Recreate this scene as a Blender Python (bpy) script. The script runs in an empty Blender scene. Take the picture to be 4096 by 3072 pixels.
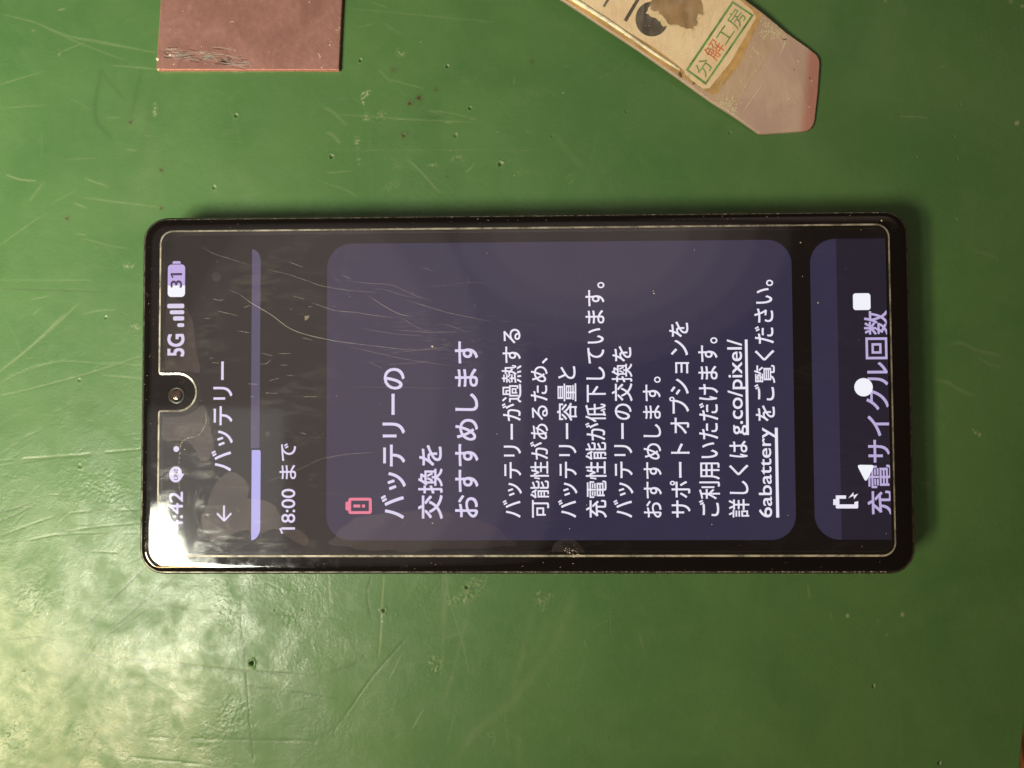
import bpy, math, random
import numpy as np
from mathutils import Vector, Matrix, Euler

MM = 0.001
rnd = random.Random(7)
nrs = np.random.RandomState(11)
SC = bpy.context.scene
COL = SC.collection

def srgb(r, g, b):
    f = lambda c: (c / 255 / 12.92) if c / 255 <= 0.04045 else ((c / 255 + 0.055) / 1.055) ** 2.4
    return (f(r), f(g), f(b), 1.0)

# ------------------------------------------------------------------ camera
CAM_ROT = (0.0311158, 0.0197441, -0.0048786)
CAM_LOC = (0.817, -3.0495, 149.942)          # millimetres above the mat
FPX = 4096 * 24 / 34.6
cam = bpy.data.cameras.new("camera")
cam.sensor_width = 36
cam.lens = 36 * 24 / 34.6
cam.clip_start = 0.005
cam.clip_end = 50
cam_o = bpy.data.objects.new("camera", cam)
COL.objects.link(cam_o)
cam_o.location = [c * MM for c in CAM_LOC]
cam_o.rotation_euler = CAM_ROT
SC.camera = cam_o

# ------------------------------------------------------------------ light
world = bpy.data.worlds.new("World")
SC.world = world
world.use_nodes = True
bg = world.node_tree.nodes["Background"]
bg.inputs[0].default_value = (1.0, 0.62, 0.42, 1)
bg.inputs[1].default_value = 0.065

def area_light(name, loc, target, sx, sy, radiance, color, spread=math.pi, roll=0.0):
    l = bpy.data.lights.new(name, 'AREA')
    l.shape = 'RECTANGLE'
    l.size, l.size_y = sx * MM, sy * MM
    l.energy = math.pi * sx * sy * MM * MM * radiance
    l.color = color
    l.spread = spread
    o = bpy.data.objects.new(name, l)
    COL.objects.link(o)
    o.location = [c * MM for c in loc]
    # local -Z looks at the target, local Y stays close to the world's Y, turned by roll
    zl = (Vector(loc) - Vector(target)).normalized()
    yl = Vector((-math.sin(roll), math.cos(roll), 0)); yl = (yl - zl * yl.dot(zl)).normalized()
    xl = yl.cross(zl)
    o.rotation_euler = Matrix((xl, yl, zl)).transposed().to_euler()
    return o

area_light("desk_lamp", (-240, -138, 350), (-135, 52, 0), 40, 145, 15.5, (0.98, 1.0, 0.81), math.radians(60), 0.45)
area_light("desk_lamp", (-600, -320, 600), (0, 0, 0), 80, 250, 76, (1.0, 0.84, 0.50), math.pi, 0.1)
area_light("window_light", (-960, -480, 1500), (-960, -480, 0), 800, 950, 0.6, (1.0, 0.98, 0.92))
area_light("warm_lamp", (-273, -220, 350), (-130, -100, 0), 90, 10, 25, (1.0, 0.55, 0.20), math.radians(80), 0.3)
def soft_light(x, y, sx, sy, radiance, color):
    """a ceiling lamp with a soft rim: nested oval panels 1.5 m up"""
    for k, f in enumerate((0.6, 0.8, 1.0, 1.2)):
        o = area_light("ceiling_light", (x, y, 1500 - 4 * k), (x, y, 0), sx * f, sy * f, radiance / 4, color)
        o.data.shape = 'ELLIPSE'; o.data.energy *= math.pi / 4
soft_light(-500, 60, 1000, 1350, 0.62, (1.0, 0.84, 0.77))
soft_light(150, 400, 760, 520, 0.5, (1.0, 0.82, 0.74))
soft_light(760, 900, 800, 800, 0.5, (1.0, 0.80, 0.60))

SC.view_settings.view_transform = 'Standard'
SC.view_settings.look = 'None'
SC.view_settings.exposure = 0
SC.view_settings.gamma = 1
SC.render.engine = 'CYCLES'
SC.cycles.use_denoising = True
SC.cycles.max_bounces = 10
SC.cycles.transparent_max_bounces = 24
SC.cycles.sample_clamp_indirect = 4

# ------------------------------------------------------------------ helpers
_R = Euler(CAM_ROT).to_matrix()
def at(px, py, z=0.0):
    """point (mm) at height z seen at photograph pixel (px, py)"""
    d = _R @ Vector(((px - 2048) / FPX, -(py - 1536) / FPX, -1))
    t = (z - CAM_LOC[2]) / d.z
    return (CAM_LOC[0] + d.x * t, CAM_LOC[1] + d.y * t)

ORI = {}
def mk(name, verts, faces, mat, parent=None, smooth=False, label=None, kind=None):
    """one mesh object; verts in mm, world coordinates"""
    o0 = ORI.get(parent.name, (0, 0, 0)) if parent else (0, 0, 0)
    me = bpy.data.meshes.new(name)
    me.from_pydata([((x - o0[0]) * MM, (y - o0[1]) * MM, (z - o0[2]) * MM) for x, y, z in verts], [], faces)
    me.update()
    if mat: me.materials.append(mat)
    if smooth:
        me.polygons.foreach_set("use_smooth", [True] * len(me.polygons))
    o = bpy.data.objects.new(name, me)
    COL.objects.link(o)
    if parent:
        o.parent = parent
        ORI[o.name] = o0
    if label: o["label"] = label
    if kind: o["kind"] = kind
    return o

def thing(name, label, cat, loc=(0, 0, 0), group=None):
    o = bpy.data.objects.new(name, None)
    o.empty_display_size = 0.01
    COL.objects.link(o)
    o.location = [c * MM for c in loc]
    o["label"] = label; o["category"] = cat
    if group: o["group"] = group
    ORI[o.name] = loc
    return o

def rr(x0, x1, y0, y1, r, n=10):
    """rounded rectangle, counter-clockwise; r single or (bl, br, tr, tl)"""
    if not isinstance(r, (tuple, list)): r = (r,) * 4
    pts = []
    for (cx, cy, a0, q) in ((x0 + r[0], y0 + r[0], 180, r[0]), (x1 - r[1], y0 + r[1], 270, r[1]),
                            (x1 - r[2], y1 - r[2], 0, r[2]), (x0 + r[3], y1 - r[3], 90, r[3])):
        if q <= 1e-6:
            pts.append((cx, cy)); continue
        for k in range(n + 1):
            a = math.radians(a0 + 90 * k / n)
            pts.append((cx + q * math.cos(a), cy + q * math.sin(a)))
    return pts

def loft(rings, cap_top=True, cap_bot=True):
    """rings: list of equally long [(x,y,z)]"""
    n = len(rings[0]); V = [p for r in rings for p in r]; F = []
    for i in range(len(rings) - 1):
        for k in range(n):
            k2 = (k + 1) % n
            F.append((i * n + k, i * n + k2, (i + 1) * n + k2, (i + 1) * n + k))
    if cap_bot: F.append(tuple(reversed(range(n))))
    if cap_top: F.append(tuple(range((len(rings) - 1) * n, len(rings) * n)))
    return V, F

def area2(p):
    return sum(p[i][0] * p[(i + 1) % len(p)][1] - p[(i + 1) % len(p)][0] * p[i][1] for i in range(len(p)))

def flat(name, pts, z, mat, parent, **kw):
    if area2(pts) < 0: pts = pts[::-1]
    return mk(name, [(x, y, z) for x, y in pts], [tuple(range(len(pts)))], mat, parent, **kw)

def prism(name, pts, z0, z1, mat, parent, **kw):
    if area2(pts) < 0: pts = pts[::-1]
    V, F = loft([[(x, y, z0) for x, y in pts], [(x, y, z1) for x, y in pts]])
    return mk(name, V, F, mat, parent, **kw)

def inset(pts, d):
    """move a ccw outline inwards by d"""
    n = len(pts); out = []
    for i in range(n):
        a, b, c = Vector(pts[i - 1]), Vector(pts[i]), Vector(pts[(i + 1) % n])
        e1 = (b - a); e2 = (c - b)
        if e1.length < 1e-6: e1 = e2
        if e2.length < 1e-6: e2 = e1
        e1.normalize(); e2.normalize()
        nn = Vector((-e1.y, e1.x)) + Vector((-e2.y, e2.x))
        nn.normalize()
        cs = max(0.5, nn.dot(Vector((-e1.y, e1.x))))
        out.append((b.x + nn.x * d / cs, b.y + nn.y * d / cs))
    return out

def ribbons(name, lines, mat, parent, kind="stuff"):
    """lines: (points xyz mm, width mm, alpha); one joined mesh of thin tapered strips"""
    V, F, A = [], [], []
    for pts, w, al in lines:
        pts = [Vector(p) for p in pts]
        n = len(pts); b = len(V)
        for i, p in enumerate(pts):
            d = pts[min(i + 1, n - 1)] - pts[max(i - 1, 0)]
            if d.length < 1e-9: d = Vector((1, 0, 0))
            d.normalize()
            s = Vector((-d.y, d.x, 0))
            t = i / (n - 1)
            ww = w * 0.5 * (0.35 + 0.65 * min(1, 4 * min(t, 1 - t) + 0.05))
            q, r = p + s * ww, p - s * ww
            V += [(q.x, q.y, q.z), (r.x, r.y, r.z)]
            e = al * min(1.0, 0.45 + 3 * min(t, 1 - t)) * rnd.uniform(0.6, 1.0)
            A += [e, e]
        for i in range(n - 1):
            k = b + 2 * i
            F.append((k, k + 1, k + 3, k + 2))
    o = mk(name, V, F, mat, parent, kind=kind)
    at_ = o.data.attributes.new("alpha", 'FLOAT', 'POINT')
    at_.data.foreach_set("value", A)
    return o

def spline(pts, step=0.8):
    """Catmull-Rom through 2-D or 3-D points"""
    P = [Vector(p) for p in pts]
    if len(P) < 3:
        return P if len(P) == 2 and (P[1] - P[0]).length < step else [P[0].lerp(P[1], k / 6) for k in range(7)]
    out = []
    for i in range(len(P) - 1):
        p0, p1, p2, p3 = P[max(i - 1, 0)], P[i], P[i + 1], P[min(i + 2, len(P) - 1)]
        n = max(2, int((p2 - p1).length / step))
        for k in range(n):
            t = k / n
            out.append(0.5 * ((2 * p1) + (p2 - p0) * t + (2 * p0 - 5 * p1 + 4 * p2 - p3) * t * t + (3 * p1 - p0 - 3 * p2 + p3) * t ** 3))
    out.append(P[-1])
    return out

# ------------------------------------------------------------------ materials
class NT:
    def __init__(s, name):
        s.m = bpy.data.materials.new(name); s.m.use_nodes = True
        s.t = s.m.node_tree
        for n in list(s.t.nodes):
            if n.type != 'OUTPUT_MATERIAL': s.t.nodes.remove(n)
        s.out = s.t.nodes[0]
    def n(s, typ, **kw):
        nd = s.t.nodes.new(typ)
        for k, v in kw.items():
            if hasattr(nd, k) and not isinstance(v, tuple) and k not in ('inputs',): setattr(nd, k, v)
        return nd
    def l(s, a, b): s.t.links.new(a, b)
    def math(s, op, a, b=None, c=None, clamp=False):
        nd = s.t.nodes.new('ShaderNodeMath'); nd.operation = op; nd.use_clamp = clamp
        for i, v in enumerate((a, b, c)):
            if v is None: continue
            if isinstance(v, (int, float)): nd.inputs[i].default_value = v
            else: s.l(v, nd.inputs[i])
        return nd.outputs[0]
    def mixc(s, f, a, b):
        nd = s.t.nodes.new('ShaderNodeMix'); nd.data_type = 'RGBA'
        for sock, v in ((nd.inputs[0], f), (nd.inputs[6], a), (nd.inputs[7], b)):
            if isinstance(v, (int, float)): sock.default_value = v
            elif isinstance(v, tuple): sock.default_value = v
            else: s.l(v, sock)
        return nd.outputs[2]
    def mixs(s, f, a, b):
        nd = s.t.nodes.new('ShaderNodeMixShader')
        if isinstance(f, (int, float)): nd.inputs[0].default_value = f
        else: s.l(f, nd.inputs[0])
        s.l(a, nd.inputs[1]); s.l(b, nd.inputs[2])
        return nd.outputs[0]
    def coord(s, scale=(1000, 1000, 1000), rot=(0, 0, 0)):
        tc = s.t.nodes.new('ShaderNodeTexCoord'); mp = s.t.nodes.new('ShaderNodeMapping')
        mp.inputs['Scale'].default_value = scale; mp.inputs['Rotation'].default_value = rot
        s.l(tc.outputs['Object'], mp.inputs[0])
        return mp.outputs[0]
    def noise(s, vec, scale, detail=3, rough=0.55, dist=0.0):
        nd = s.t.nodes.new('ShaderNodeTexNoise')
        nd.inputs['Scale'].default_value = scale; nd.inputs['Detail'].default_value = detail
        nd.inputs['Roughness'].default_value = rough; nd.inputs['Distortion'].default_value = dist
        s.l(vec, nd.inputs['Vector'])
        return nd.outputs[0]
    def ramp(s, f, a, b, va=0.0, vb=1.0):
        nd = s.t.nodes.new('ShaderNodeMapRange')
        s.l(f, nd.inputs[0]); nd.interpolation_type = 'SMOOTHSTEP'
        for i, v in ((1, a), (2, b), (3, va), (4, vb)): nd.inputs[i].default_value = v
        return nd.outputs[0]
    def bump(s, h, dist, strength=1.0, normal=None):
        nd = s.t.nodes.new('ShaderNodeBump')
        nd.inputs['Strength'].default_value = strength; nd.inputs['Distance'].default_value = dist
        s.l(h, nd.inputs['Height'])
        if normal is not None: s.l(normal, nd.inputs['Normal'])
        return nd.outputs[0]
    def attr(s, name):
        nd = s.t.nodes.new('ShaderNodeAttribute'); nd.attribute_name = name
        return nd.outputs['Fac']
    def principled(s, **kw):
        nd = s.t.nodes.new('ShaderNodeBsdfPrincipled')
        for k, v in kw.items():
            sock = nd.inputs[k.replace('_', ' ')]
            if isinstance(v, (int, float, tuple)): sock.default_value = v
            else: s.l(v, sock)
        return nd
    def surf(s, sh): s.l(sh, s.out.inputs[0]); return s.m

def m_simple(name, color, rough=0.5, metal=0.0, nscale=3.0, namt=0.12, bumpd=0.0, **kw):
    t = NT(name); v = t.coord()
    nz = t.noise(v, nscale, 4)
    c2 = tuple(c * (1 - 2 * namt) for c in color[:3]) + (1,)
    c1 = tuple(min(1, c * (1 + 2 * namt)) for c in color[:3]) + (1,)
    p = t.principled(Base_Color=t.mixc(t.ramp(nz, 0.3, 0.7), c2, c1), Roughness=rough, Metallic=metal, **kw)
    if bumpd: t.l(t.bump(nz, bumpd * MM), p.inputs['Normal'])
    return t.surf(p.outputs[0])

def m_emit(name, color, strength=1.0, grain=0.05):
    t = NT(name); v = t.coord()
    e = t.n('ShaderNodeEmission')
    nz = t.noise(v, 2.5, 3)
    c2 = tuple(c * (1 - grain) for c in color[:3]) + (1,)
    t.l(t.mixc(nz, c2, color), e.inputs[0]); e.inputs[1].default_value = strength
    return t.surf(e.outputs[0])

def m_veil(name, color, rough=0.6, gain=1.0):
    """thin whitish mark: opacity from the alpha attribute"""
    t = NT(name)
    d = t.n('ShaderNodeBsdfDiffuse'); d.inputs[0].default_value = color
    tr = t.n('ShaderNodeBsdfTransparent')
    return t.surf(t.mixs(t.math('MULTIPLY', t.attr("alpha"), gain, clamp=True), tr.outputs[0], d.outputs[0]))

# ---- mat
def mat_work():
    t = NT("green_mat"); v = t.coord()
    big = t.noise(v, 0.035, 4, 0.55, 0.6)
    mid = t.noise(v, 0.25, 5, 0.6, 0.4)
    fine = t.noise(v, 2.2, 4, 0.6)
    vs = t.coord((1000, 160, 1000), (0, 0, 0.5))
    streak = t.noise(vs, 0.35, 4, 0.6)
    base = t.mixc(t.ramp(big, 0.32, 0.68), (0.062, 0.150, 0.047, 1), (0.080, 0.174, 0.057, 1))
    base = t.mixc(t.ramp(mid, 0.55, 0.8, 0, 0.30), base, (0.105, 0.185, 0.070, 1))
    base = t.mixc(t.ramp(streak, 0.58, 0.78, 0, 0.22), base, (0.110, 0.190, 0.070, 1))
    wear, dark, rust = t.attr("wear"), t.attr("dark"), t.attr("rust")
    base = t.mixc(wear, base, (0.38, 0.40, 0.24, 1))
    base = t.mixc(rust, base, (0.075, 0.035, 0.022, 1))
    base = t.mixc(dark, base, (0.012, 0.014, 0.010, 1))
    rg = t.math('ADD', t.ramp(mid, 0.35, 0.7, 0.26, 0.38), t.math('MULTIPLY', wear, 0.25))
    # leathery relief
    vor = t.n('ShaderNodeTexVoronoi'); vor.feature = 'SMOOTH_F1'
    vor.inputs['Scale'].default_value = 0.85; t.l(v, vor.inputs['Vector'])
    msk = t.ramp(t.noise(v, 0.06, 3), 0.40, 0.62)
    leather = t.math('MULTIPLY', t.math('ADD', t.math('MULTIPLY', vor.outputs[0], 0.5), t.noise(v, 1.4, 3, 0.6)), msk)
    h = t.math('ADD', t.math('MULTIPLY', leather, 0.040), t.math('MULTIPLY', t.noise(v, 0.30, 3), 0.05))
    h = t.math('ADD', h, t.math('MULTIPLY', fine, 0.020))
    h = t.math('ADD', h, t.math('MULTIPLY', streak, 0.02))
    p = t.principled(Base_Color=base, Roughness=t.math('ADD', rg, 0.24))
    p.inputs['Specular IOR Level'].default_value = 0.28
    t.l(t.ramp(t.noise(v, 0.075, 5, 0.62, 0.7), 0.34, 0.66, 0.16, 0.62), p.inputs['Coat Weight'])
    t.l(t.math('SUBTRACT', rg, 0.03), p.inputs['Coat Roughness'])
    t.l(t.bump(h, 1.2 * MM), p.inputs['Coat Normal'])
    t.l(t.bump(h, MM), p.inputs['Normal'])
    return t.surf(p.outputs[0])

def mat_wood():
    t = NT("varnished_wood"); v = t.coord((1000, 90, 1000))
    a = t.noise(v, 0.5, 5, 0.6, 1.0)
    c = t.mixc(t.ramp(a, 0.35, 0.65), (0.26, 0.06, 0.018, 1), (0.78, 0.34, 0.10, 1))
    p = t.principled(Base_Color=c, Roughness=0.35)
    t.l(t.bump(a, 0.2 * MM), p.inputs['Normal'])
    return t.surf(p.outputs[0])

def mat_glass_black():
    t = NT("black_glass"); v = t.coord()
    p = t.principled(Base_Color=(0.006, 0.005, 0.005, 1), Roughness=t.ramp(t.noise(v, 0.4, 4), 0.4, 0.75, 0.05, 0.16))
    return t.surf(p.outputs[0])

def mat_frame():
    t = NT("charcoal_metal_frame"); v = t.coord()
    nz = t.noise(v, 1.5, 4)
    p = t.principled(Base_Color=t.mixc(nz, (0.035, 0.035, 0.036, 1), (0.085, 0.082, 0.08, 1)), Roughness=0.33, Metallic=0.6)
    return t.surf(p.outputs[0])

def mat_protector():
    t = NT("clear_screen_protector"); v = t.coord()
    fr = t.n('ShaderNodeFresnel'); fr.inputs[0].default_value = 1.95
    g = t.n('ShaderNodeBsdfGlossy')
    # greasy finger smears: rougher film with a faint bloom
    sm = t.noise(t.coord((1000, 1000, 1000), (0, 0, 0.6)), 0.055, 3, 0.5, 1.8)
    swipe = t.noise(t.coord((260, 1000, 1000), (0, 0, 1.15)), 0.55, 5, 0.65, 0.8)
    left = t.n('ShaderNodeSeparateXYZ'); t.l(t.coord(), left.inputs[0])
    zone = t.ramp(left.outputs[0], -25, -60)
    film = t.math('MULTIPLY', t.math('MULTIPLY', t.ramp(sm, 0.45, 0.62), t.ramp(swipe, 0.40, 0.72)), t.math('ADD', 0.25, zone))
    t.l(t.math('ADD', 0.055, t.math('MULTIPLY', film, 0.10)), g.inputs['Roughness'])
    tr = t.n('ShaderNodeBsdfTransparent')
    base = t.mixs(t.math('MULTIPLY', fr.outputs[0], 1.05), tr.outputs[0], g.outputs[0])
    d = t.n('ShaderNodeBsdfDiffuse'); d.inputs[0].default_value = (0.8, 0.78, 0.7, 1)
    haze = t.math('ADD', 0.003, t.math('MULTIPLY', film, 0.028))
    return t.surf(t.mixs(haze, base, d.outputs[0]))

def mat_bubble():
    t = NT("air_gap_film"); v = t.coord()
    g = t.n('ShaderNodeBsdfGlossy'); g.inputs['Roughness'].default_value = 0.06
    g.inputs[0].default_value = (1, 0.84, 0.74, 1)
    tr = t.n('ShaderNodeBsdfTransparent')
    return t.surf(t.mixs(t.ramp(t.noise(v, 0.12, 3), 0.2, 0.8, 0.055, 0.085), tr.outputs[0], g.outputs[0]))

def mat_frost(name, color, alpha):
    t = NT(name); v = t.coord()
    d = t.n('ShaderNodeBsdfDiffuse'); d.inputs[0].default_value = color
    g = t.n('ShaderNodeBsdfGlossy'); g.inputs['Roughness'].default_value = 0.3
    tr = t.n('ShaderNodeBsdfTransparent')
    s = t.mixs(0.25, d.outputs[0], g.outputs[0])
    return t.surf(t.mixs(t.ramp(t.noise(v, 0.35, 6, 0.7), 0.36, 0.64, alpha * 0.45, min(1, alpha * 1.35)), tr.outputs[0], s))

def mat_plate():
    t = NT("worn_copper"); v = t.coord()
    a = t.noise(v, 0.09, 4, 0.6, 0.8)
    b = t.noise(t.coord((1000, 640, 1000), (0, 0, 1.0)), 0.9, 5, 0.62)
    f = t.noise(v, 4.0, 3)
    c = t.mixc(t.ramp(a, 0.3, 0.7), (0.28, 0.140, 0.126, 1), (0.37, 0.192, 0.175, 1))
    c = t.mixc(t.ramp(b, 0.6, 0.8, 0, 0.35), c, (0.50, 0.29, 0.27, 1))
    p = t.principled(Base_Color=c, Roughness=t.ramp(b, 0.3, 0.7, 0.40, 0.58), Metallic=0.35)
    h = t.math('ADD', t.math('MULTIPLY', b, 0.08), t.math('MULTIPLY', f, 0.03))
    t.l(t.bump(h, MM), p.inputs['Normal'])
    return t.surf(p.outputs[0])

def mat_blade():
    t = NT("pinkish_plastic"); v = t.coord()
    a = t.noise(v, 0.10, 4, 0.6, 0.8)
    b = t.noise(t.coord((1000, 180, 1000), (0, 0, -0.55)), 0.5, 5, 0.65, 0.5)
    c = t.mixc(t.ramp(a, 0.3, 0.7), (0.46, 0.325, 0.29, 1), (0.55, 0.41, 0.35, 1))
    c = t.mixc(t.ramp(b, 0.62, 0.8, 0, 0.4), c, (0.50, 0.39, 0.30, 1))
    sx = t.n('ShaderNodeSeparateXYZ'); t.l(v, sx.inputs[0])
    edge = t.math('ADD', t.math('ADD', sx.outputs[0], t.math('MULTIPLY', sx.outputs[1], -0.09)), t.math('MULTIPLY', t.math('SUBTRACT', a, 0.5), 2.2))
    c = t.mixc(t.ramp(edge, -4.0, -1.6, 0, 0.85), c, (0.42, 0.175, 0.15, 1))     # worn red band along the tip
    p = t.principled(Base_Color=c, Roughness=0.38)
    t.l(t.bump(t.math('ADD', t.math('MULTIPLY', b, 0.06), t.math('MULTIPLY', a, 0.1)), MM), p.inputs['Normal'])
    return t.surf(p.outputs[0])

def mat_paper():
    t = NT("cream_label_paper"); v = t.coord()
    a = t.noise(v, 0.12, 4, 0.6, 0.5)
    c = t.mixc(t.ramp(a, 0.3, 0.7), (0.80, 0.63, 0.47, 1), (0.88, 0.74, 0.58, 1))
    p = t.principled(Base_Color=c, Roughness=0.42)
    t.l(t.bump(t.noise(v, 0.5, 4), 0.10 * MM), p.inputs['Normal'])
    return t.surf(p.outputs[0])

def mat_tape(name, tint, alpha):
    t = NT(name); v = t.coord()
    crinkle = t.noise(t.coord((1000, 300, 1000), (0, 0, -0.95)), 0.35, 5, 0.65, 1.2)
    nz = t.noise(v, 0.2, 4)
    tr = t.n('ShaderNodeBsdfTransparent'); tr.inputs[0].default_value = (1, 0.98, 0.93, 1)
    p = t.principled(Base_Color=tint, Roughness=0.22)
    t.l(t.bump(crinkle, 0.35 * MM), p.inputs['Normal'])
    al = t.math('MULTIPLY', t.ramp(crinkle, 0.40, 0.72, alpha * 0.45, alpha * 1.6), t.ramp(nz, 0.2, 0.7, 0.6, 1.0))
    return t.surf(t.mixs(al, tr.outputs[0], p.outputs[0]))

M = dict(
    mat=mat_work(), wood=mat_wood(), glass=mat_glass_black(), frame=mat_frame(),
    prot=mat_protector(), bubble=mat_bubble(),
    moon=mat_frost("clouded_glue", (0.66, 0.62, 0.56, 1), 0.30),
    frost=mat_frost("frosted_glass_edge", (0.72, 0.68, 0.58, 1), 0.62),
    faint=mat_frost("faint_glue_line", (0.6, 0.55, 0.45, 1), 0.22),
    chip=mat_frost("chipped_glass", (0.80, 0.72, 0.55, 1), 0.8),
    scr=m_veil("pale_scratch", (0.82, 0.81, 0.76, 1)),
    dust=m_veil("pale_dust", (0.85, 0.76, 0.60, 1)),
    slot=m_simple("matte_black_slot", (0.004, 0.004, 0.004, 1), 0.8),
    lens=m_simple("brown_lens_glass", (0.05, 0.03, 0.024, 1), 0.10),
    lensr=m_simple("black_lens_ring", (0.006, 0.006, 0.006, 1), 0.25),
    plate=mat_plate(), plate_edge=m_simple("bright_plate_edge", (0.62, 0.25, 0.20, 1), 0.4, 0.2),
    blade=mat_blade(), paper=mat_paper(),
    amber=m_simple("amber_glue", (0.50, 0.31, 0.11, 1), 0.30, 0, 0.25, 0.12, 0.25),
    tape=mat_tape("clear_tape", (0.80, 0.70, 0.56, 1), 0.17),
    fold=m_simple("glossy_tape_fold", (0.84, 0.74, 0.58, 1), 0.09, 0, 0.4, 0.15, 0.1),
    brown=m_simple("torn_kraft_paper", (0.30, 0.19, 0.105, 1), 0.6, 0, 0.4, 0.12, 0.15),
    ink=m_simple("dark_print", (0.040, 0.036, 0.044, 1), 0.3, 0, 0.5, 0.2),
    green=m_simple("green_stamp_ink", (0.10, 0.30, 0.07, 1), 0.4, 0, 0.6, 0.2),
    orange=m_simple("orange_stamp_ink", (0.66, 0.16, 0.035, 1), 0.4, 0, 0.6, 0.15),
    torn=m_simple("torn_paper_edge", (0.74, 0.62, 0.44, 1), 0.6, 0, 1.0, 0.1, 0.1),
    # display colours
    black=m_emit("display_black", (0.0042, 0.0032, 0.0036, 1)),
    card=m_emit("display_card", (0.036, 0.0305, 0.068, 1)),
    scrim=m_emit("display_scrim", (0.0185, 0.0150, 0.030, 1)),
    track=m_emit("display_track", (0.085, 0.072, 0.145, 1)),
    fill=m_emit("display_fill", srgb(184, 178, 246)),
    title=m_emit("display_title", srgb(232, 222, 253)),
    text=m_emit("display_text", srgb(244, 240, 255), 1.05),
    nav=m_emit("display_nav", srgb(246, 246, 255), 1.1),
    dim=m_emit("display_dim_text", srgb(198, 183, 230)),
    pill=m_emit("display_pill", srgb(202, 180, 238)),
    pillt=m_emit("display_pill_digits", srgb(66, 52, 88)),
    pink=m_emit("display_alert", srgb(244, 128, 156)),
)

# ------------------------------------------------------------------ table and mat
mk("table_top", [(-450, -350, -2.6), (450, -350, -2.6), (450, 350, -2.6), (-450, 350, -2.6)], [(0, 1, 2, 3)],
   M['wood'])["kind"] = "structure"

STEP = 0.215
gx = np.arange(-118, 118.01, STEP); gy = np.arange(-93, 88.01, STEP)
nx, ny = len(gx), len(gy)
H = np.zeros((ny, nx), np.float32); WEAR_LIT = np.zeros_like(H); DARK = np.zeros_like(H); RUST = np.zeros_like(H)
GX, GY = np.meshgrid(gx, gy)
for k in range(10):
    lam = nrs.uniform(18, 70); an = nrs.uniform(0, 6.28)
    H += (0.0007 * lam * np.cos((GX * math.cos(an) + GY * math.sin(an)) * 6.283 / lam + nrs.uniform(0, 6.28))).astype(np.float32)

def win(x0, x1, y0, y1):
    i0 = max(0, int((x0 - gx[0]) / STEP)); i1 = min(nx, int((x1 - gx[0]) / STEP) + 2)
    j0 = max(0, int((y0 - gy[0]) / STEP)); j1 = min(ny, int((y1 - gy[0]) / STEP) + 2)
    return slice(j0, max(j0, j1)), slice(i0, max(i0, i1))

def stroke(pts, w=0.16, depth=0.03, wear=0.0, dark=0.0, smooth=True, fade=0.5):
    """a scratch: groove in the height field plus pale wear or painted darkening; pts in mm"""
    P = [Vector((p[0], p[1])) for p in (spline(pts, 1.2) if smooth else pts)]
    n = len(P)
    for i in range(n - 1):
        a, b = P[i], P[i + 1]
        t = (i + 0.5) / max(1, n - 1)
        fd = 1 - fade + fade * min(1, 5 * min(t, 1 - t))
        fd *= nrs.uniform(0.65, 1.0)
        m = 3 * w
        s = win(min(a.x, b.x) - m, max(a.x, b.x) + m, min(a.y, b.y) - m, max(a.y, b.y) + m)
        X, Y = GX[s], GY[s]
        if X.size == 0: continue
        d = b - a; L2 = max(d.length_squared, 1e-9)
        u = np.clip(((X - a.x) * d.x + (Y - a.y) * d.y) / L2, 0, 1)
        q = np.hypot(X - a.x - u * d.x, Y - a.y - u * d.y)
        pr = np.exp(-(q / w) ** 2) * fd
        Hn = -0.8 * depth * pr
        H[s] = np.minimum(H[s], H[s] * 0 + H0[s] + Hn) if depth > 0 else np.maximum(H[s], H0[s] + Hn)
        if wear: WEAR_LIT[s] = np.maximum(WEAR_LIT[s], 0.75 * wear * pr)
        if dark: DARK[s] = np.maximum(DARK[s], min(.95, 1.3 * dark) * pr)

def pit(px, py, r, depth, dark=0.6, rim=0.3, rust=0.0):
    r *= 0.85
    x, y = at(px, py)
    s = win(x - 4 * r, x + 4 * r, y - 4 * r, y + 4 * r)
    X, Y = GX[s] - x, GY[s] - y
    an = np.arctan2(Y, X); q = np.hypot(X, Y) * (1 + 0.18 * np.sin(3 * an + nrs.uniform(0, 6)) + 0.1 * np.sin(5 * an + nrs.uniform(0, 6)))
    H[s] += -depth * np.exp(-(q / r) ** 4) + 0.28 * depth * np.exp(-((q - 1.45 * r) / (0.45 * r)) ** 2)
    DARK[s] = np.maximum(DARK[s], dark * np.exp(-(q / (0.85 * r)) ** 4))
    side = 0.5 + 0.5 * np.cos(an - 0.7)
    WEAR_LIT[s] = np.maximum(WEAR_LIT[s], 0.45 * rim * side * np.exp(-((q - 1.15 * r) / (0.4 * r)) ** 2))  # pale rim painted on the upper right, as lit from the lower left
    if rust: RUST[s] = np.maximum(RUST[s], rust * np.exp(-(q / (1.5 * r)) ** 2))

def field(lo, hi, seed):
    """band-passed noise, wavelengths lo..hi mm, unit deviation"""
    w = np.fft.rfft2(np.random.RandomState(seed).normal(size=(ny, nx)))
    f = np.hypot(np.fft.fftfreq(ny, STEP)[:, None], np.fft.rfftfreq(nx, STEP)[None, :]) + 1e-9
    w *= np.exp(-(f * lo) ** 2) * (1 - np.exp(-(f * hi) ** 2)) / np.sqrt(f)
    q = np.fft.irfft2(w, s=(ny, nx)); return (q / q.std()).astype(np.float32)
FLD = field(0.45, 4.0, 3); FLD2 = field(0.35, 1.6, 5)

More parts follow.
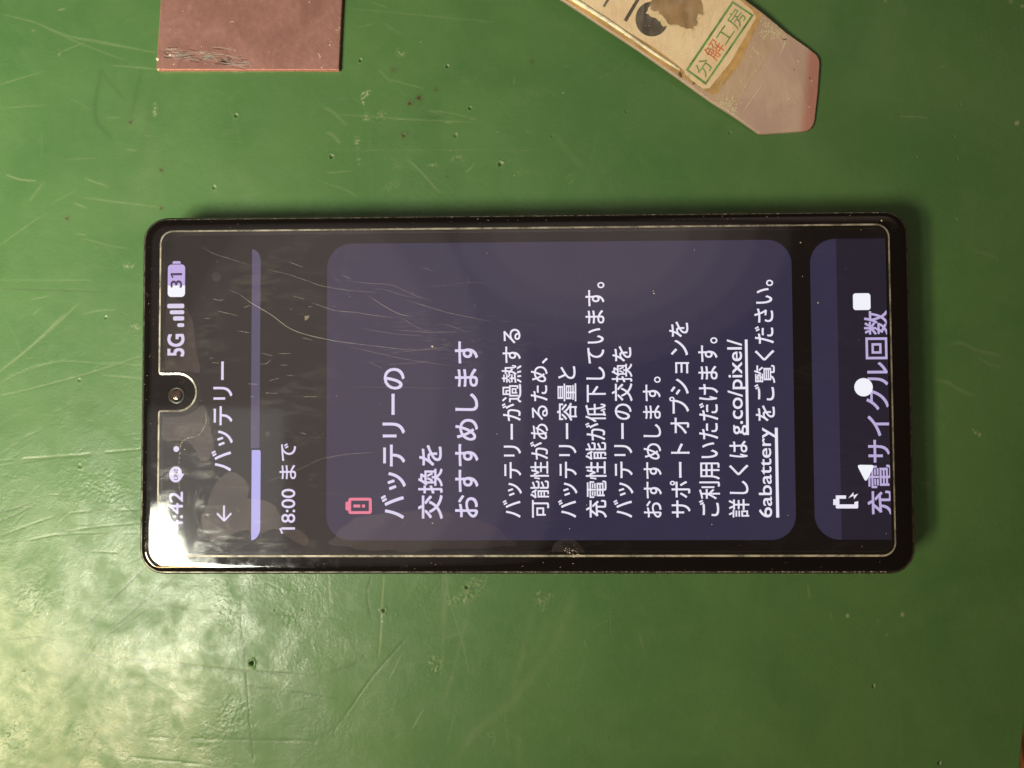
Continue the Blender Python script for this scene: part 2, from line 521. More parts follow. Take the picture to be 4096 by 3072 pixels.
def patch(px, py, rx, ry, ang, wear, rough_h=0.05, seed=0, thr=0.0):
    """irregular scuffed patch of pale marks with crumpled relief"""
    x, y = at(px, py); R = max(rx, ry)
    s = win(x - 1.6 * R, x + 1.6 * R, y - 1.6 * R, y + 1.6 * R)
    X, Y = GX[s] - x, GY[s] - y
    if X.size == 0: return
    c, sn = math.cos(ang), math.sin(ang)
    u, v = (X * c + Y * sn) / rx, (-X * sn + Y * c) / ry
    nz = 0.7 * np.roll(FLD, (seed * 37, seed * 91), (0, 1))[s] + 0.4 * FLD2[s]
    env = np.exp(-(u * u + v * v) ** 2)
    mk_ = np.clip((nz - thr) * 1.2, 0, 1) * env
    WEAR_LIT[s] = np.maximum(WEAR_LIT[s], wear * mk_)
    H[s] += 0.28 * rough_h * nz * env

H0 = H.copy()
def Z(o, s, *pts): return [at(o[0] + x / s, o[1] + y / s) for x, y in pts]
zA = ((0, 2250), 1.58)  # dark strokes here paint how grooves darken against the lamp glare
for p, w, d, we, da in (
    (((920, 30), (620, 325), (550, 420)), .12, .03, 0, .65), (((1120, 80), (910, 250), (715, 410)), .12, .03, 0, .65),
    (((975, 270), (650, 480), (560, 590), (500, 690)), .12, .03, 0, .6), (((560, 600), (620, 690)), .14, .03, 0, .45),
    (((820, 255), (1300, 300), (1700, 320), (2150, 355)), .2, .05, .06, .22), (((500, 578), (860, 612), (1500, 680), (2000, 715)), .2, .05, .05, .3),
    (((1525, 230), (1530, 400), (1550, 600), (1570, 900), (1600, 1250)), .13, .05, 0, .5), (((1280, 140), (1290, 255)), .14, .03, 0, .45),
    (((980, 335), (840, 435)), .12, .03, 0, .45), (((50, 490), (210, 468), (355, 490)), .13, .03, 0, .7),
    (((1100, 855), (1025, 895)), .12, .02, 0, .4), (((920, 700), (800, 790), (770, 840)), .11, .02, 0, .5), (((770, 838), (805, 850)), .11, .02, 0, .4),
    (((1700, 640), (1790, 970)), .12, .03, .3, 0), (((2080, 100), (2085, 280)), .12, .03, .35, 0),
    (((1550, 780), (1800, 810), (2140, 865)), .2, .05, 0, .25), (((940, 1105), (1400, 1118), (2000, 1130)), .25, .06, .05, .12),
    (((760, 1225), (1330, 1285)), .25, .06, 0, .15), (((650, 1000), (540, 1200), (490, 1290)), .2, .04, 0, .25),
    (((1150, 340), (1050, 430)), .12, .03, .25, 0), (((2180, 490), (2175, 560)), .12, .03, .6, 0), (((1540, 215), (1600, 130), (1640, 70)), .14, .03, 0, .3),
    (((30, 760), (200, 650), (420, 560)), .16, .03, 0, .2), (((200, 980), (420, 800), (620, 560)), .14, .03, 0, .25)):
    stroke(Z(*zA, *p), w, d, we, da)
zB = ((1300, 2250), 1.58)
for p, w, d, we, da in (
    (((370, 80), (355, 300), (350, 450), (338, 600)), .13, .05, .62, 0), (((740, 80), (745, 200)), .1, .02, .3, 0),
    (((770, 100), (750, 300), (742, 420)), .55, .01, .16, 0), (((745, 405), (742, 560), (735, 700)), .45, .01, .09, 0),
    (((750, 80), (790, 260), (850, 450), (880, 560), (905, 690)), .11, .03, .3, 0),
    (((910, 290), (860, 480), (800, 720), (740, 900)), .4, .01, .10, 0),
    (((1310, 320), (1240, 600), (1170, 830)), .95, .0, .10, 0), (((1580, 220), (1500, 380), (1460, 500), (1400, 600)), 1.0, .0, .09, 0),
    (((1400, 600), (1300, 720), (1180, 880), (960, 1060), (830, 1240)), .95, .0, .10, 0),
    (((1135, 900), (1140, 1000), (1160, 1150)), .12, .03, .28, 0), (((520, 470), (300, 720), (160, 920), (60, 1060)), .22, .05, .02, .2),
    (((475, 590), (405, 735)), .12, .03, .4, 0), (((620, 930), (550, 1050)), .12, .03, .4, 0), (((475, 1080), (430, 1125)), .12, .03, .35, 0),
    (((290, 90), (265, 200), (290, 350)), .2, .03, 0, .3), (((15, 80), (30, 270)), .12, .03, .45, 0), (((125, 490), (120, 560)), .12, .03, .6, 0),
    (((1985, 450), (2010, 545)), .12, .03, .3, 0), (((600, 80), (540, 180), (500, 250)), .5, .0, .10, 0), (((20, 700), (190, 640), (240, 590)), .4, .02, 0, .18),
    (((450, 670), (640, 625), (880, 640)), .3, .01, .08, 0), (((690, 490), (900, 435)), .3, .01, .10, 0), (((740, 90), (690, 150), (640, 230)), .3, .01, 0, .12),
    (((1640, 500), (1650, 540)), .12, .03, .35, 0), (((1640, 600), (1610, 720)), .12, .02, .15, 0), (((1800, 310), (1805, 450)), .12, .02, .14, 0),
    (((1550, 1060), (1530, 1160)), .2, .02, .12, 0), (((400, 1010), (440, 860)), .2, .02, .1, 0), (((1210, 1090), (1230, 1180), (1220, 1290)), .8, .0, .07, 0)):
    stroke(Z(*zB, *p), w, d, we, da)
zC = ((0, 0), 1.1057)
for p, w, d, we, da in (
    (((10, 65), (150, 100), (340, 170), (680, 230)), .13, .03, .33, 0), (((150, 100), (350, 190), (560, 270)), .13, .03, .25, 0),
    (((280, 158), (450, 185), (690, 235)), .13, .03, .35, 0), (((500, 290), (690, 305)), .13, .03, .4, 0),
    (((30, 775), (90, 795), (155, 800)), .16, .04, .65, 0), (((375, 790), (475, 825)), .13, .03, .4, 0), (((370, 875), (530, 895), (700, 915)), .12, .03, .4, 0),
    (((190, 950), (90, 1020), (0, 1085)), .13, .03, .3, 0), (((340, 1350), (180, 1500), (0, 1645)), .2, .04, .35, 0),
    (((90, 1650), (230, 1605), (340, 1600), (500, 1615)), .13, .03, .25, 0), (((0, 1275), (250, 1283), (480, 1290)), .13, .03, .1, .3),
    (((0, 1240), (400, 1240)), .12, .02, .2, 0), (((445, 310), (420, 510), (490, 610)), .5, .02, 0, .16), (((625, 310), (580, 510)), .5, .02, 0, .13),
    (((440, 310), (550, 440)), .4, .02, 0, .12), (((0, 375), (180, 320)), .13, .02, .3, 0), (((270, 230), (370, 190)), .13, .02, .3, 0),
    (((290, 705), (420, 700)), .12, .02, .22, 0), (((340, 1035), (380, 1040)), .12, .02, .35, 0), (((360, 1055), (480, 1085), (560, 1100)), .12, .02, .25, 0),
    (((330, 900), (380, 920)), .12, .03, .45, 0), (((130, 890), (190, 810)), .2, .02, .25, 0), (((340, 840), (230, 900)), .12, .02, .2, 0),
    (((470, 520), (530, 520)), .12, .02, .35, 0), (((560, 660), (600, 665)), .12, .02, .4, 0), (((640, 598), (660, 602)), .12, .02, .5, 0), (((260, 45), (285, 40)), .14, .03, .65, 0),
    (((560, 450), (640, 580), (650, 750), (600, 950)), 2.2, 0, .05, 0), (((700, 330), (620, 700)), .9, 0, 0, .05), (((0, 480), (200, 465)), .12, .02, .2, 0),
    (((140, 1325), (220, 1310)), .13, .03, .3, 0), (((370, 1390), (440, 1375), (510, 1372)), .13, .03, .3, 0)):
    stroke(Z(*zC, *p), w, d, we, da)
zD = ((1300, 0), 1.8436)
for p, w, d, we, da in (
    (((350, 20), (450, 55)), .12, .03, .3, 0), (((400, 520), (440, 560), (490, 610)), .12, .03, .4, 0), (((490, 590), (610, 625), (730, 655)), .12, .03, .3, 0),
    (((610, 1180), (680, 1240), (780, 1350), (840, 1420)), .13, .03, .42, 0), (((1095, 1210), (1080, 1235), (1040, 1270)), .12, .03, .4, 0),
    (((100, 845), (350, 860), (600, 880), (1100, 905)), .14, .03, .28, 0), (((760, 815), (940, 840), (1100, 880)), .12, .03, .28, 0),
    (((180, 65), (560, 100), (1250, 165)), .12, .02, .2, 0), (((430, 170), (560, 260)), .12, .02, .22, 0), (((0, 1275), (190, 1262)), .12, .02, .3, 0),
    (((1700, 990), (1800, 1130), (1910, 1240)), .5, .0, .08, 0), (((1395, 570), (1393, 620)), .12, .03, .35, 0), (((530, 880), (580, 880)), .13, .03, .5, 0),
    (((890, 903), (930, 906)), .13, .03, .5, 0), (((1075, 877), (1105, 878)), .13, .03, .4, 0), (((230, 205), (360, 178)), .12, .02, .2, 0),
    (((750, 815), (950, 885)), .1, .02, .2, 0), (((20, 980), (60, 1000), (100, 1050)), .3, .03, .3, 0), (((0, 800), (60, 830), (150, 920)), .3, .03, .2, 0),
    (((0, 1350), (150, 1400), (230, 1450)), .13, .02, .2, 0), (((0, 1108), (900, 1108), (1600, 1110)), .11, .01, .12, 0), (((760, 870), (900, 850)), .5, .01, 0, .12)):
    stroke(Z(*zD, *p), w, d, we, da)
zE = ((0, 1200), 1.508)
for p, w, d, we, da in (
    (((855, 340), (550, 440), (180, 540), (0, 580)), .13, .07, .3, .15), (((0, 970), (400, 940), (850, 900)), .2, .08, .15, .1),
    (((0, 1000), (300, 955), (600, 935)), .16, .05, .1, .15), (((0, 1285), (200, 1225)), .14, .04, 0, .65), (((0, 1340), (210, 1240)), .13, .03, 0, .6),
    (((0, 1425), (400, 1290), (850, 1265)), .15, .06, .1, .18), (((170, 1450), (500, 1380), (850, 1345)), .15, .06, .1, .15), (((720, 1160), (770, 1250), (850, 1310)), .13, .04, 0, .4),
    (((390, 85), (200, 270), (0, 430)), .2, .05, .4, 0), (((500, 1515), (850, 1530)), .16, .06, .1, .15), (((0, 500), (180, 410), (400, 360)), .13, .03, .3, 0),
    (((170, 1450), (420, 1410), (850, 1405)), .14, .05, .1, .1), (((620, 455), (850, 475)), .14, .04, .35, 0), (((200, 90), (240, 55)), .16, .03, .3, 0), (((0, 750), (200, 640)), .16, .04, .12, .05),
    (((0, 940), (130, 840), (260, 780)), .16, .04, .12, .08), (((560, 440), (620, 380), (850, 400)), .13, .03, .2, 0)):
    stroke(Z(*zE, *p), w, d, we, da)
zF = ((3600, 1000), 1.185)
for p, w, d, we, da in (
    (((310, 447), (375, 440), (440, 470), (580, 500)), .28, .03, .22, 0), (((470, 515), (540, 545), (590, 555)), .22, .03, .18, 0),
    (((250, 618), (320, 630), (370, 660), (455, 688)), .28, .03, .22, 0), (((400, 0), (520, 40)), .35, .02, .14, 0), (((200, 1105), (250, 1108)), .35, .02, .14, 0)):
    stroke(Z(*zF, *p), w, d, we, da)
for p in (((3600, 465), (3680, 468), (3710, 475)), ((3745, 267), (3762, 267)), ((3230, 2340), (3238, 2395)), ((3345, 2450), (3350, 2480))):
    stroke([at(*q) for q in p], .12, .02, .45, 0)
# random handling scratches
for k in range(230):
    x, y = nrs.uniform(-114, 112), nrs.uniform(-88, 84)
    if x > 20 and nrs.uniform() < 0.72: continue
    a = nrs.normal(-0.1, 0.35) if nrs.uniform() < 0.6 else nrs.uniform(0, 3.14)
    L = abs(nrs.normal(0, 6)) + 1.0
    b = nrs.normal(0, 0.12)
    stroke([(x, y), (x + L * .5 * math.cos(a), y + L * .5 * math.sin(a)), (x + L * math.cos(a + b), y + L * math.sin(a + b))],
           nrs.uniform(.08, .14), nrs.uniform(.01, .03), nrs.uniform(.02, .14) if nrs.uniform() < .8 else 0, 0.0)
# fine crackle strokes where the lamp glares
for k in range(420):
    x, y = nrs.uniform(-114, -48), nrs.uniform(-88, -2)
    a = nrs.uniform(-0.5, 1.2); L = nrs.uniform(0.8, 4.5)
    stroke([(x, y), (x + L * math.cos(a), y + L * math.sin(a))], .12, nrs.choice([-.02, .03]), 0, nrs.uniform(0, .10), smooth=False)
# stuff knocked into the surface
for a in ((1442, 240, .38, .45, .85, .5), (1790, 265, .36, .4, .75, .8), (1880, 432, .36, .4, .9, .35), (2002, 655, .5, .35, .6, .9), (1822, 542, .45, .2, .3, .7),
          (1326, 625, .45, .3, .55, .5), (1008, 2652, .52, .7, .98, .4), (1534, 2442, .42, .4, .75, .8), (1868, 2350, .4, .4, .7, .8), (945, 462, .4, .35, .6, .7),
          (2208, 545, .25, .2, .7, .3), (3575, 2745, .42, .3, .5, .6), (3243, 2388, .2, .2, .6, .4), (857, 750, .4, .25, .3, .8), (3955, 3054, .55, .2, .7, 0),
          (2505, 446, .22, .2, .6, .4), (2918, 530, .3, .2, .4, .5), (3838, 420, .25, .2, .4, .5), (3820, 546, .25, .2, .4, .4), (3840, 637, .25, .2, .4, .4), (3852, 878, .25, .2, .3, .5),
          (1213, 2437, .3, .12, .1, .5), (1102, 2440, .28, .12, .1, .4), (318, 1520, .4, .15, .3, .5), (425, 1270, .35, .15, .3, .6), (320, 1865, .4, .15, .3, .3),
          (1670, 2350, .12, .1, .1, .5), (2430, 2370, .14, .1, .1, .6), (3236, 2370, .12, .1, .1, .7)):
    pit(*a)
for a in ((1640, 412, .42, .1, .35, .35, .9), (1676, 392, .45, .02, .5, .05, .9), (1615, 540, .42, .1, .1, .4, .8), (522, 487, .35, .05, .1, .2, .8), (646, 678, .35, .08, .1, .25, .8),
          (646, 831, .35, .05, .1, .2, .7), (270, 872, .35, .05, .1, .3, .8), (1745, 358, .28, .02, .1, 0, .7), (1575, 278, .6, .02, .1, 0, .35), (2130, 245, .5, .02, .1, 0, .35), (1790, 704, .25, .05, .2, .2, .5)):
    pit(*a)
def blob(px, py, r, wear, h=0.02):
    x, y = at(px, py); s = win(x - 3 * r, x + 3 * r, y - 3 * r, y + 3 * r)
    q = np.hypot(GX[s] - x, GY[s] - y); e = np.exp(-(q / r) ** 4)
    WEAR_LIT[s] = np.maximum(WEAR_LIT[s], 0.8 * wear * e); H[s] += h * e
for a in ((3430, 2463, .42, .85), (3712, 2458, .5, .6), (3636, 2539, .22, .5), (3590, 2484, .5, .12), (2252, 372, .22, .6), (1990, 527, .16, .6), (1802, 601, .13, .8), (3679, 627, .14, .95), (4072, 492, .5, .75),
          (4050, 24, .4, .5), (4005, 5, .5, .3), (3525, 5, .25, .5), (1682, 167, .16, .7), (4010, 1730, .38, .55), (4030, 1738, .42, .6), (3998, 1718, .25, .5), (3750, 800, .1, .8), (2056, 702, .1, .8),
          (262, 130, .0001, 0), (2270, 265, .12, .5), (2768, 437, .1, .7), (2255, 178, .16, .3), (2112, 526, .1, .5), (1762, 448, .1, .7), (700, 660, .12, .5)):
    if a[3]: blob(*a)
for i, a in enumerate(((1605, 210, 1.1, .9, .3, .55, .02), (1462, 375, 1.3, .55, .4, .75, .02), (1452, 395, .5, 1.3, .1, .8, .02), (1466, 468, .7, .9, 0, .7, .02), (1430, 565, .6, 1.4, .2, .55, .02),
                       (1520, 465, 1.8, 1.2, .4, .25, .01), (1432, 640, .6, 1.3, 0, .22, .01), (1560, 745, 2.2, .9, .2, .22, .01), (1728, 664, 1.0, .5, .2, .55, .02), (620, 440, .6, 1.6, .1, .55, .02),
                       (517, 1062, 1.3, .8, .3, .5, .02), (135, 130, .5, .6, 0, .6, .02), (238, 210, .4, .9, 0, .35, .02), (1830, 634, 1.6, .8, 0, .25, .01), (1690, 420, .5, .5, 0, .0, .02),
                       (2280, 715, 1.0, 1.0, 0, .22, .01), (3150, 780, .5, .5, 0, .1, .01), (540, 1310, 1.2, .9, .2, .4, .03), (1590, 665, 1.2, .8, 0, .12, .01), (2090, 690, 1.6, 1.0, 0, .1, .01))):
    patch(*a, seed=50 + i)
for i, a in enumerate(((1895, 2350, 3.6, 1.9, 0.9, .30, .11), (1845, 2398, 3.4, 1.1, 0.2, .28, .10), (1742, 2660, 2.0, 2.2, 0, .28, .13), (2165, 2400, 1.3, 2.2, 0.2, .28, .09), (1966, 2942, 1.0, 2.2, .3, .2, .07),
                       (2196, 2395, .8, 1.2, -.6, .35, .05), (1160, 2470, 2.0, 2.0, .6, .05, .09), (300, 2930, 2.4, 3.0, 0, .0, .09), (520, 2580, 3.0, 2.0, 0, 0, .05), (90, 2750, 4.0, 6.0, 0, .05, .10),
                       (60, 2960, 4.5, 5.0, 0, .04, .12), (420, 1950, 6.0, 5.0, 0, .0, .07), (900, 2450, 3.5, 8.0, 0, .0, .07), (930, 2850, 4.0, 4.5, 0, .0, .08), (850, 2950, 4.0, 3.0, 0, .0, .07), (140, 2400, 5.0, 4.0, 0, 0, .08))):
    patch(*a, seed=90 + i, thr=.15)
WEAR_LIT = np.clip(WEAR_LIT, 0, 1)

# build the mat mesh: dense where it is seen, coarse beyond, cut along a slightly turned right edge
xr0, yr0 = at(4077, 3072); xr1, yr1 = at(4099, 2840)
slope = (xr1 - xr0) / (yr1 - yr0)
ext_l = np.array([-330., -240., -160., -130.]); ext_b = np.array([-190., -150., -115.]); ext_t = np.array([110., 150., 200.])
ax = np.concatenate([ext_l, gx]); ay = np.concatenate([ext_b, gy, ext_t])
def pad(a, v=0.0):
    return np.pad(a, ((len(ext_b), len(ext_t)), (len(ext_l), 0)), constant_values=v)
AX, AY = np.meshgrid(ax, ay)
AXR = xr0 + (AY - yr0) * slope
AX = np.where(AX > 60, 60 + (AX - 60) * (AXR - 60) / (118 - 60), AX)
AZ = pad(H, 0.0)
WE, DA, RU = pad(WEAR_LIT), pad(DARK), pad(RUST)
def addcol(dx, z):
    global AX, AY, AZ, WE, DA, RU
    AX = np.hstack([AX, AX[:, -1:] + dx]); AY = np.hstack([AY, AY[:, -1:]])
    AZ = np.hstack([AZ, np.full((AZ.shape[0], 1), z)])
    WE, DA, RU = (np.hstack([q, q[:, -1:]]) for q in (WE, DA, RU))
addcol(0.18, -0.07); addcol(0.12, -0.3); addcol(0.0, -2.6)
nY, nX = AX.shape
idx = np.arange(nX * nY).reshape(nY, nX)
q = np.stack([idx[:-1, :-1], idx[:-1, 1:], idx[1:, 1:], idx[1:, :-1]], -1).reshape(-1, 4)
me = bpy.data.meshes.new("work_mat")
me.vertices.add(nX * nY)
me.vertices.foreach_set("co", (np.stack([AX, AY, AZ], -1).reshape(-1) * MM).astype(np.float32))
me.loops.add(q.size); me.loops.foreach_set("vertex_index", q.reshape(-1).astype(np.int32))
me.polygons.add(len(q)); me.polygons.foreach_set("loop_start", np.arange(0, q.size, 4, dtype=np.int32))
me.update(calc_edges=True)
me.polygons.foreach_set("use_smooth", np.ones(len(q), bool))
for nm, arr in (("wear", WE), ("dark", DA), ("rust", RU)):
    a_ = me.attributes.new(nm, 'FLOAT', 'POINT'); a_.data.foreach_set("value", np.clip(arr, 0, 1).reshape(-1).astype(np.float32))
me.materials.append(M['mat'])
mat_o = bpy.data.objects.new("work_mat", me); COL.objects.link(mat_o)
mat_o["label"] = "scratched and pitted green work mat lying under the phone, plate and scraper"
mat_o["category"] = "work mat"

# ------------------------------------------------------------------ phone
phone = thing("smartphone", "black smartphone lying in the middle, its screen showing a Japanese battery warning", "smartphone")
PXL, PXR = at(569, 1536, 8.3)[0] - .42, at(3644, 1536, 8.3)[0] + .42
PYT, PYB = at(2048, 860, 8.3)[1] + .42, at(2048, 2293, 8.3)[1] - .42
RO = 5.2
def ring(ins, z, n=14):
    return [(x, y, z) for x, y in rr(PXL + ins, PXR - ins, PYB + ins, PYT - ins, max(0.6, RO - ins), n)]
prof = [(2.2, 0.02), (1.0, .25), (.35, .9), (.05, 2.0), (0, 3.6), (0, 5.6), (.05, 6.9), (.16, 7.7), (.30, 8.10), (.46, 8.34), (.62, 8.42), (.72, 8.40), (.76, 8.1)]
V, F = loft([ring(a, b) for a, b in prof])
mk("frame", V, F, M['frame'], phone, smooth=True)
gprof = [(.80, 8.05), (.80, 8.42), (.86, 8.58), (1.00, 8.72), (1.25, 8.85), (1.65, 8.94), (2.15, 8.985), (2.7, 9.0)]
V, F = loft([ring(a, b) for a, b in gprof])
fg = mk("front_glass", V, F, M['glass'], phone, smooth=True)
fg.data.polygons[-1].use_smooth = False
ra, rb = ring(.64, 8.44), ring(.75, 8.46)
nn_ = len(ra)
mk("frame_rim", ra + rb, [(k, (k + 1) % nn_, nn_ + (k + 1) % nn_, nn_ + k) for k in range(nn_)],
   m_simple("polished_rim", (0.17, 0.16, 0.14, 1), 0.4, 0.7, 0.6, 0.42), phone)
# earpiece slot along the top edge of the phone (left in the photograph)
def px_box(x0, x1, y0, y1, z):
    a = at(x0, (y0 + y1) / 2, z)[0]; b = at(x1, (y0 + y1) / 2, z)[0]
    c = at((x0 + x1) / 2, y1, z)[1]; d = at((x0 + x1) / 2, y0, z)[1]
    return a, b, c, d
a, b, c, d = px_box(573, 581, 1299, 1863, 8.4)
prism("earpiece_slot", rr(a, b, c, d, .12, 4), 8.2, 8.50, M['slot'], phone)
# side keys on the long edge at the top of the photograph
for nm, x0, x1 in (("power_button", 1375, 1585), ("volume_button", 1700, 2075)):
    a, b = at(x0, 850, 5)[0], at(x1, 850, 5)[0]
    V, F = loft([[(x, PYT - .25, z) for x, z in rr(a, b, 3.6, 5.9, 1.1, 6)], [(x, PYT + .30, z) for x, z in rr(a, b, 3.6, 5.9, 1.1, 6)],
                 [(x, PYT + .42, z) for x, z in rr(a + .15, b - .15, 3.75, 5.75, .95, 6)]])
    mk(nm, V, [tuple(reversed(f)) for f in F], M['frame'], phone)

# display -------------------------------------------------
ZD = 9.03
x0 = at(649, 1536, ZD)[0] - .15; x1 = at(3553, 1536, ZD)[0]; y0 = at(2048, 2213, ZD)[1]; y1 = at(2048, 928, ZD)[1]
DX0, DX1, DY0, DY1 = x0, x1, y0, y1
def arc(cx, cy, r, a0, a1, n):
    return [(cx + r * math.cos(math.radians(a0 + (a1 - a0) * k / n)), cy + r * math.sin(math.radians(a0 + (a1 - a0) * k / n))) for k in range(n + 1)]
ny1 = at(640, 1501, 9.3)[1]; ny0 = at(640, 1639, 9.3)[1]; nxr = at(779, 1570, 9.3)[0]
def notched(X0, X1, Y0, Y1, rc, g, fr_=.7):
    """rounded rectangle with the camera notch cut into its left side, notch widened by g"""
    ncy = (ny1 + ny0) / 2; nr = (ny1 - ny0) / 2 + g
    return (arc(X0 + rc, Y0 + rc, rc, 180, 270, 12) + arc(X1 - rc, Y0 + rc, rc, 270, 360, 12) + arc(X1 - rc, Y1 - rc, rc, 0, 90, 12) + arc(X0 + rc, Y1 - rc, rc, 90, 180, 12)
            + arc(X0 + fr_, ncy + nr + fr_, fr_, 180, 270, 6) + arc(nxr + g - nr, ncy, nr, 90, -90, 20) + arc(X0 + fr_, ncy - nr - fr_, fr_, 90, 180, 6))
disp = flat("display", notched(x0, x1, y0, y1, 2.3, .5), ZD, M['black'], phone)

def box_px(name, x0, x1, y0, y1, r, z, mat):
    return flat(name, rr(*px_box(x0, x1, y0, y1, z), r, 8), z, mat, disp)

c_x0, c_x1, c_y0, c_y1 = px_box(1307, 3175, 967, 2161, 9.05)
flat("warning_card", rr(c_x0, c_x1, c_y0, c_y1, 4.9, 16), 9.05, M['card'], disp)
e_x0 = at(3249, 1536, 9.05)[0]; s_x0 = at(3355, 1536, 9.07)[0]
flat("cycle_card", rr(e_x0, DX1 - .02, c_y0 + .05, c_y1 + .05, (4.9, 0.02, 0.02, 4.9), 16), 9.05, M['card'], disp)
flat("navigation_scrim", [(s_x0, c_y0 + .05), (DX1 - .02, c_y0 + .05), (DX1 - .02, c_y1 + .05), (s_x0, c_y1 + .05)], 9.065, M['scrim'], disp)

ZT = 9.085
def text_mesh(body, offset):
    c = bpy.data.curves.new("lettering", 'FONT')
    c.body = body; c.size = 1; c.resolution_u = 4; c.offset = offset; c.fill_mode = 'FRONT'
    o = bpy.data.objects.new("lettering", c); COL.objects.link(o)
    dg = bpy.context.evaluated_depsgraph_get()
    m = bpy.data.meshes.new_from_object(o.evaluated_get(dg))
    bpy.data.objects.remove(o); bpy.data.curves.remove(c)
    v = np.empty(len(m.vertices) * 3, np.float32); m.vertices.foreach_get("co", v); v = v.reshape(-1, 3)[:, :2]
    f = [tuple(p.vertices) for p in m.polygons]
    bpy.data.meshes.remove(m)
    return v, f

def line(name, body, x0, x1, ytop, ybot, mat, offset=0.012, z=ZT, clip=None):
    """a line of screen text: reads upwards in the photograph; box given in photograph pixels"""
    v, f = text_mesh(body, 0.0)
    lo, hi = v.min(0), v.max(0)
    xa, xb = at(x0, (ytop + ybot) / 2, z)[0], at(x1, (ytop + ybot) / 2, z)[0]
    ya, yb = at((x0 + x1) / 2, ybot, z)[1], at((x0 + x1) / 2, ytop, z)[1]
    u = (v - lo) / (hi - lo)
    X = xb + (xa - xb) * u[:, 1]; Y = ya + (yb - ya) * u[:, 0]
    if clip is not None: X = np.minimum(X, clip)
    e = (offset * .62 * abs(xb - xa),) * 2
    V, F = [], []
    for k, (sx, sy) in enumerate(((0, 0), (1, 1), (-1, 1), (1, -1), (-1, -1)) if offset > 0 else ((0, 0),)):   # heavier strokes
        b = len(V)
        xx = X + sx * e[0] if clip is None else np.minimum(X + sx * e[0], clip)
        V += [(float(p), float(q), z + .0015 * k) for p, q in zip(xx, Y + sy * e[1])]
        F += [tuple(b + i for i in t) for t in f]
    return mk(name, V, F, mat, disp)

T = M['title']; B = M['text']
line("clock_text", "4:42", 676, 731, 1968, 2122, T, .03)
line("network_text", "5G", 671, 736, 1337.5, 1424, T, .045)
for x0, yb, yt in ((709, 1308, 1293), (692, 1282, 1265), (679, 1257, 1241), (669, 1233, 1215)):
    box_px("signal_bar", x0, 737, yt, yb, .34, ZT, T)
box_px("battery_pill", 671, 740, 1058, 1188, (.75, .75, .75, .75), 9.07, M['pill'])
a = px_box(671, 740, 1142, 1188, ZT)
flat("battery_charge", rr(*a, (.75, .75, .0, .0), 8), ZT, M['nav'], disp)
box_px("battery_cap", 690, 723, 1044.6, 1055, (.05, .05, .35, .35), ZT, M['pill'])
line("battery_text", "31", 683, 728, 1093, 1150, M['pillt'], .03, 9.095)
# messenger bubble with lettering, notification dot
cx, cy = at(703, 1897.6, 9.07)
el = [(cx + 1.33 * math.cos(k * math.pi / 20), cy + 1.60 * math.sin(k * math.pi / 20)) for k in range(40)]
tail = at(737, 1897, 9.07)
el = el[:0] + [p for p in el if not (p[0] > cx + .9 and abs(p[1] - cy) < .7)]
k0 = max(range(len(el)), key=lambda i: -abs(el[i][0] - (cx + .9)) - (0 if el[i][1] < cy else 9))
el = el[k0 + 1:] + el[:k0 + 1]
el.append((tail[0], tail[1] + .05))
flat("message_bubble", el, 9.07, T, disp)
line("message_text", "LINE", 696, 711, 1876, 1919, M['pillt'], .03, 9.09)
cx, cy = at(705, 1796, ZT)
flat("notification_dot", [(cx + .58 * math.cos(k * math.pi / 12), cy + .58 * math.sin(k * math.pi / 12)) for k in range(24)], ZT, T, disp)
line("app_title_text", "バッテリー", 848, 931, 1447, 1884, T, .018)
# back arrow (points down in the photograph)
def stick(name, pts, w, mat, z=ZT):
    V, F = [], []
    for (p, q_) in pts:
        P, Q = Vector(at(*p, z)), Vector(at(*q_, z)); d = (Q - P).normalized(); s = Vector((-d.y, d.x)) * w / 2
        b = len(V); V += [(*(P + s - d * 0), z), (*(P - s), z), (*(Q - s), z), (*(Q + s), z)]
        F.append((b, b + 1, b + 2, b + 3)); z += .002
    return mk(name, V, F, mat, disp)
stick("back_arrow", (((896, 2022), (896, 2082)), ((868, 2053), (897, 2084)), ((925, 2053), (896, 2084))), .38, T)
stick("digit_flag", (((684, 1096), (692, 1111)),), .32, M['pillt'], 9.105)
# progress bar scrolled under the title
a, b, c, d = px_box(1005.7, 1040.4, 997, 1792, 9.06)
pts = [(a, c), (b - .25, c), (b, c + .25)] + [(a + (b - a) * math.cos(t), d - 2.5 + 2.5 * math.sin(t)) for t in [k * math.pi / 24 for k in range(13)]]
flat("progress_track", pts, 9.06, M['track'], disp)
a, b, c, d = px_box(1005.7, 1041.5, 1800, 2161, 9.06)
pts = [(a + (b - a) * math.sin(t), c + 2.5 - 2.5 * math.cos(t)) for t in [k * math.pi / 24 for k in range(13)]] + [(b, d - .25), (b - .25, d), (a, d)]
flat("progress_fill", pts, 9.06, M['fill'], disp)
line("time_left_text", "18:00 まで", 1118.5, 1183.6, 1774, 2118, T, .015)
stick("digit_flag", (((1120, 2113), (1129, 2134)),), .34, T, ZT + .006)
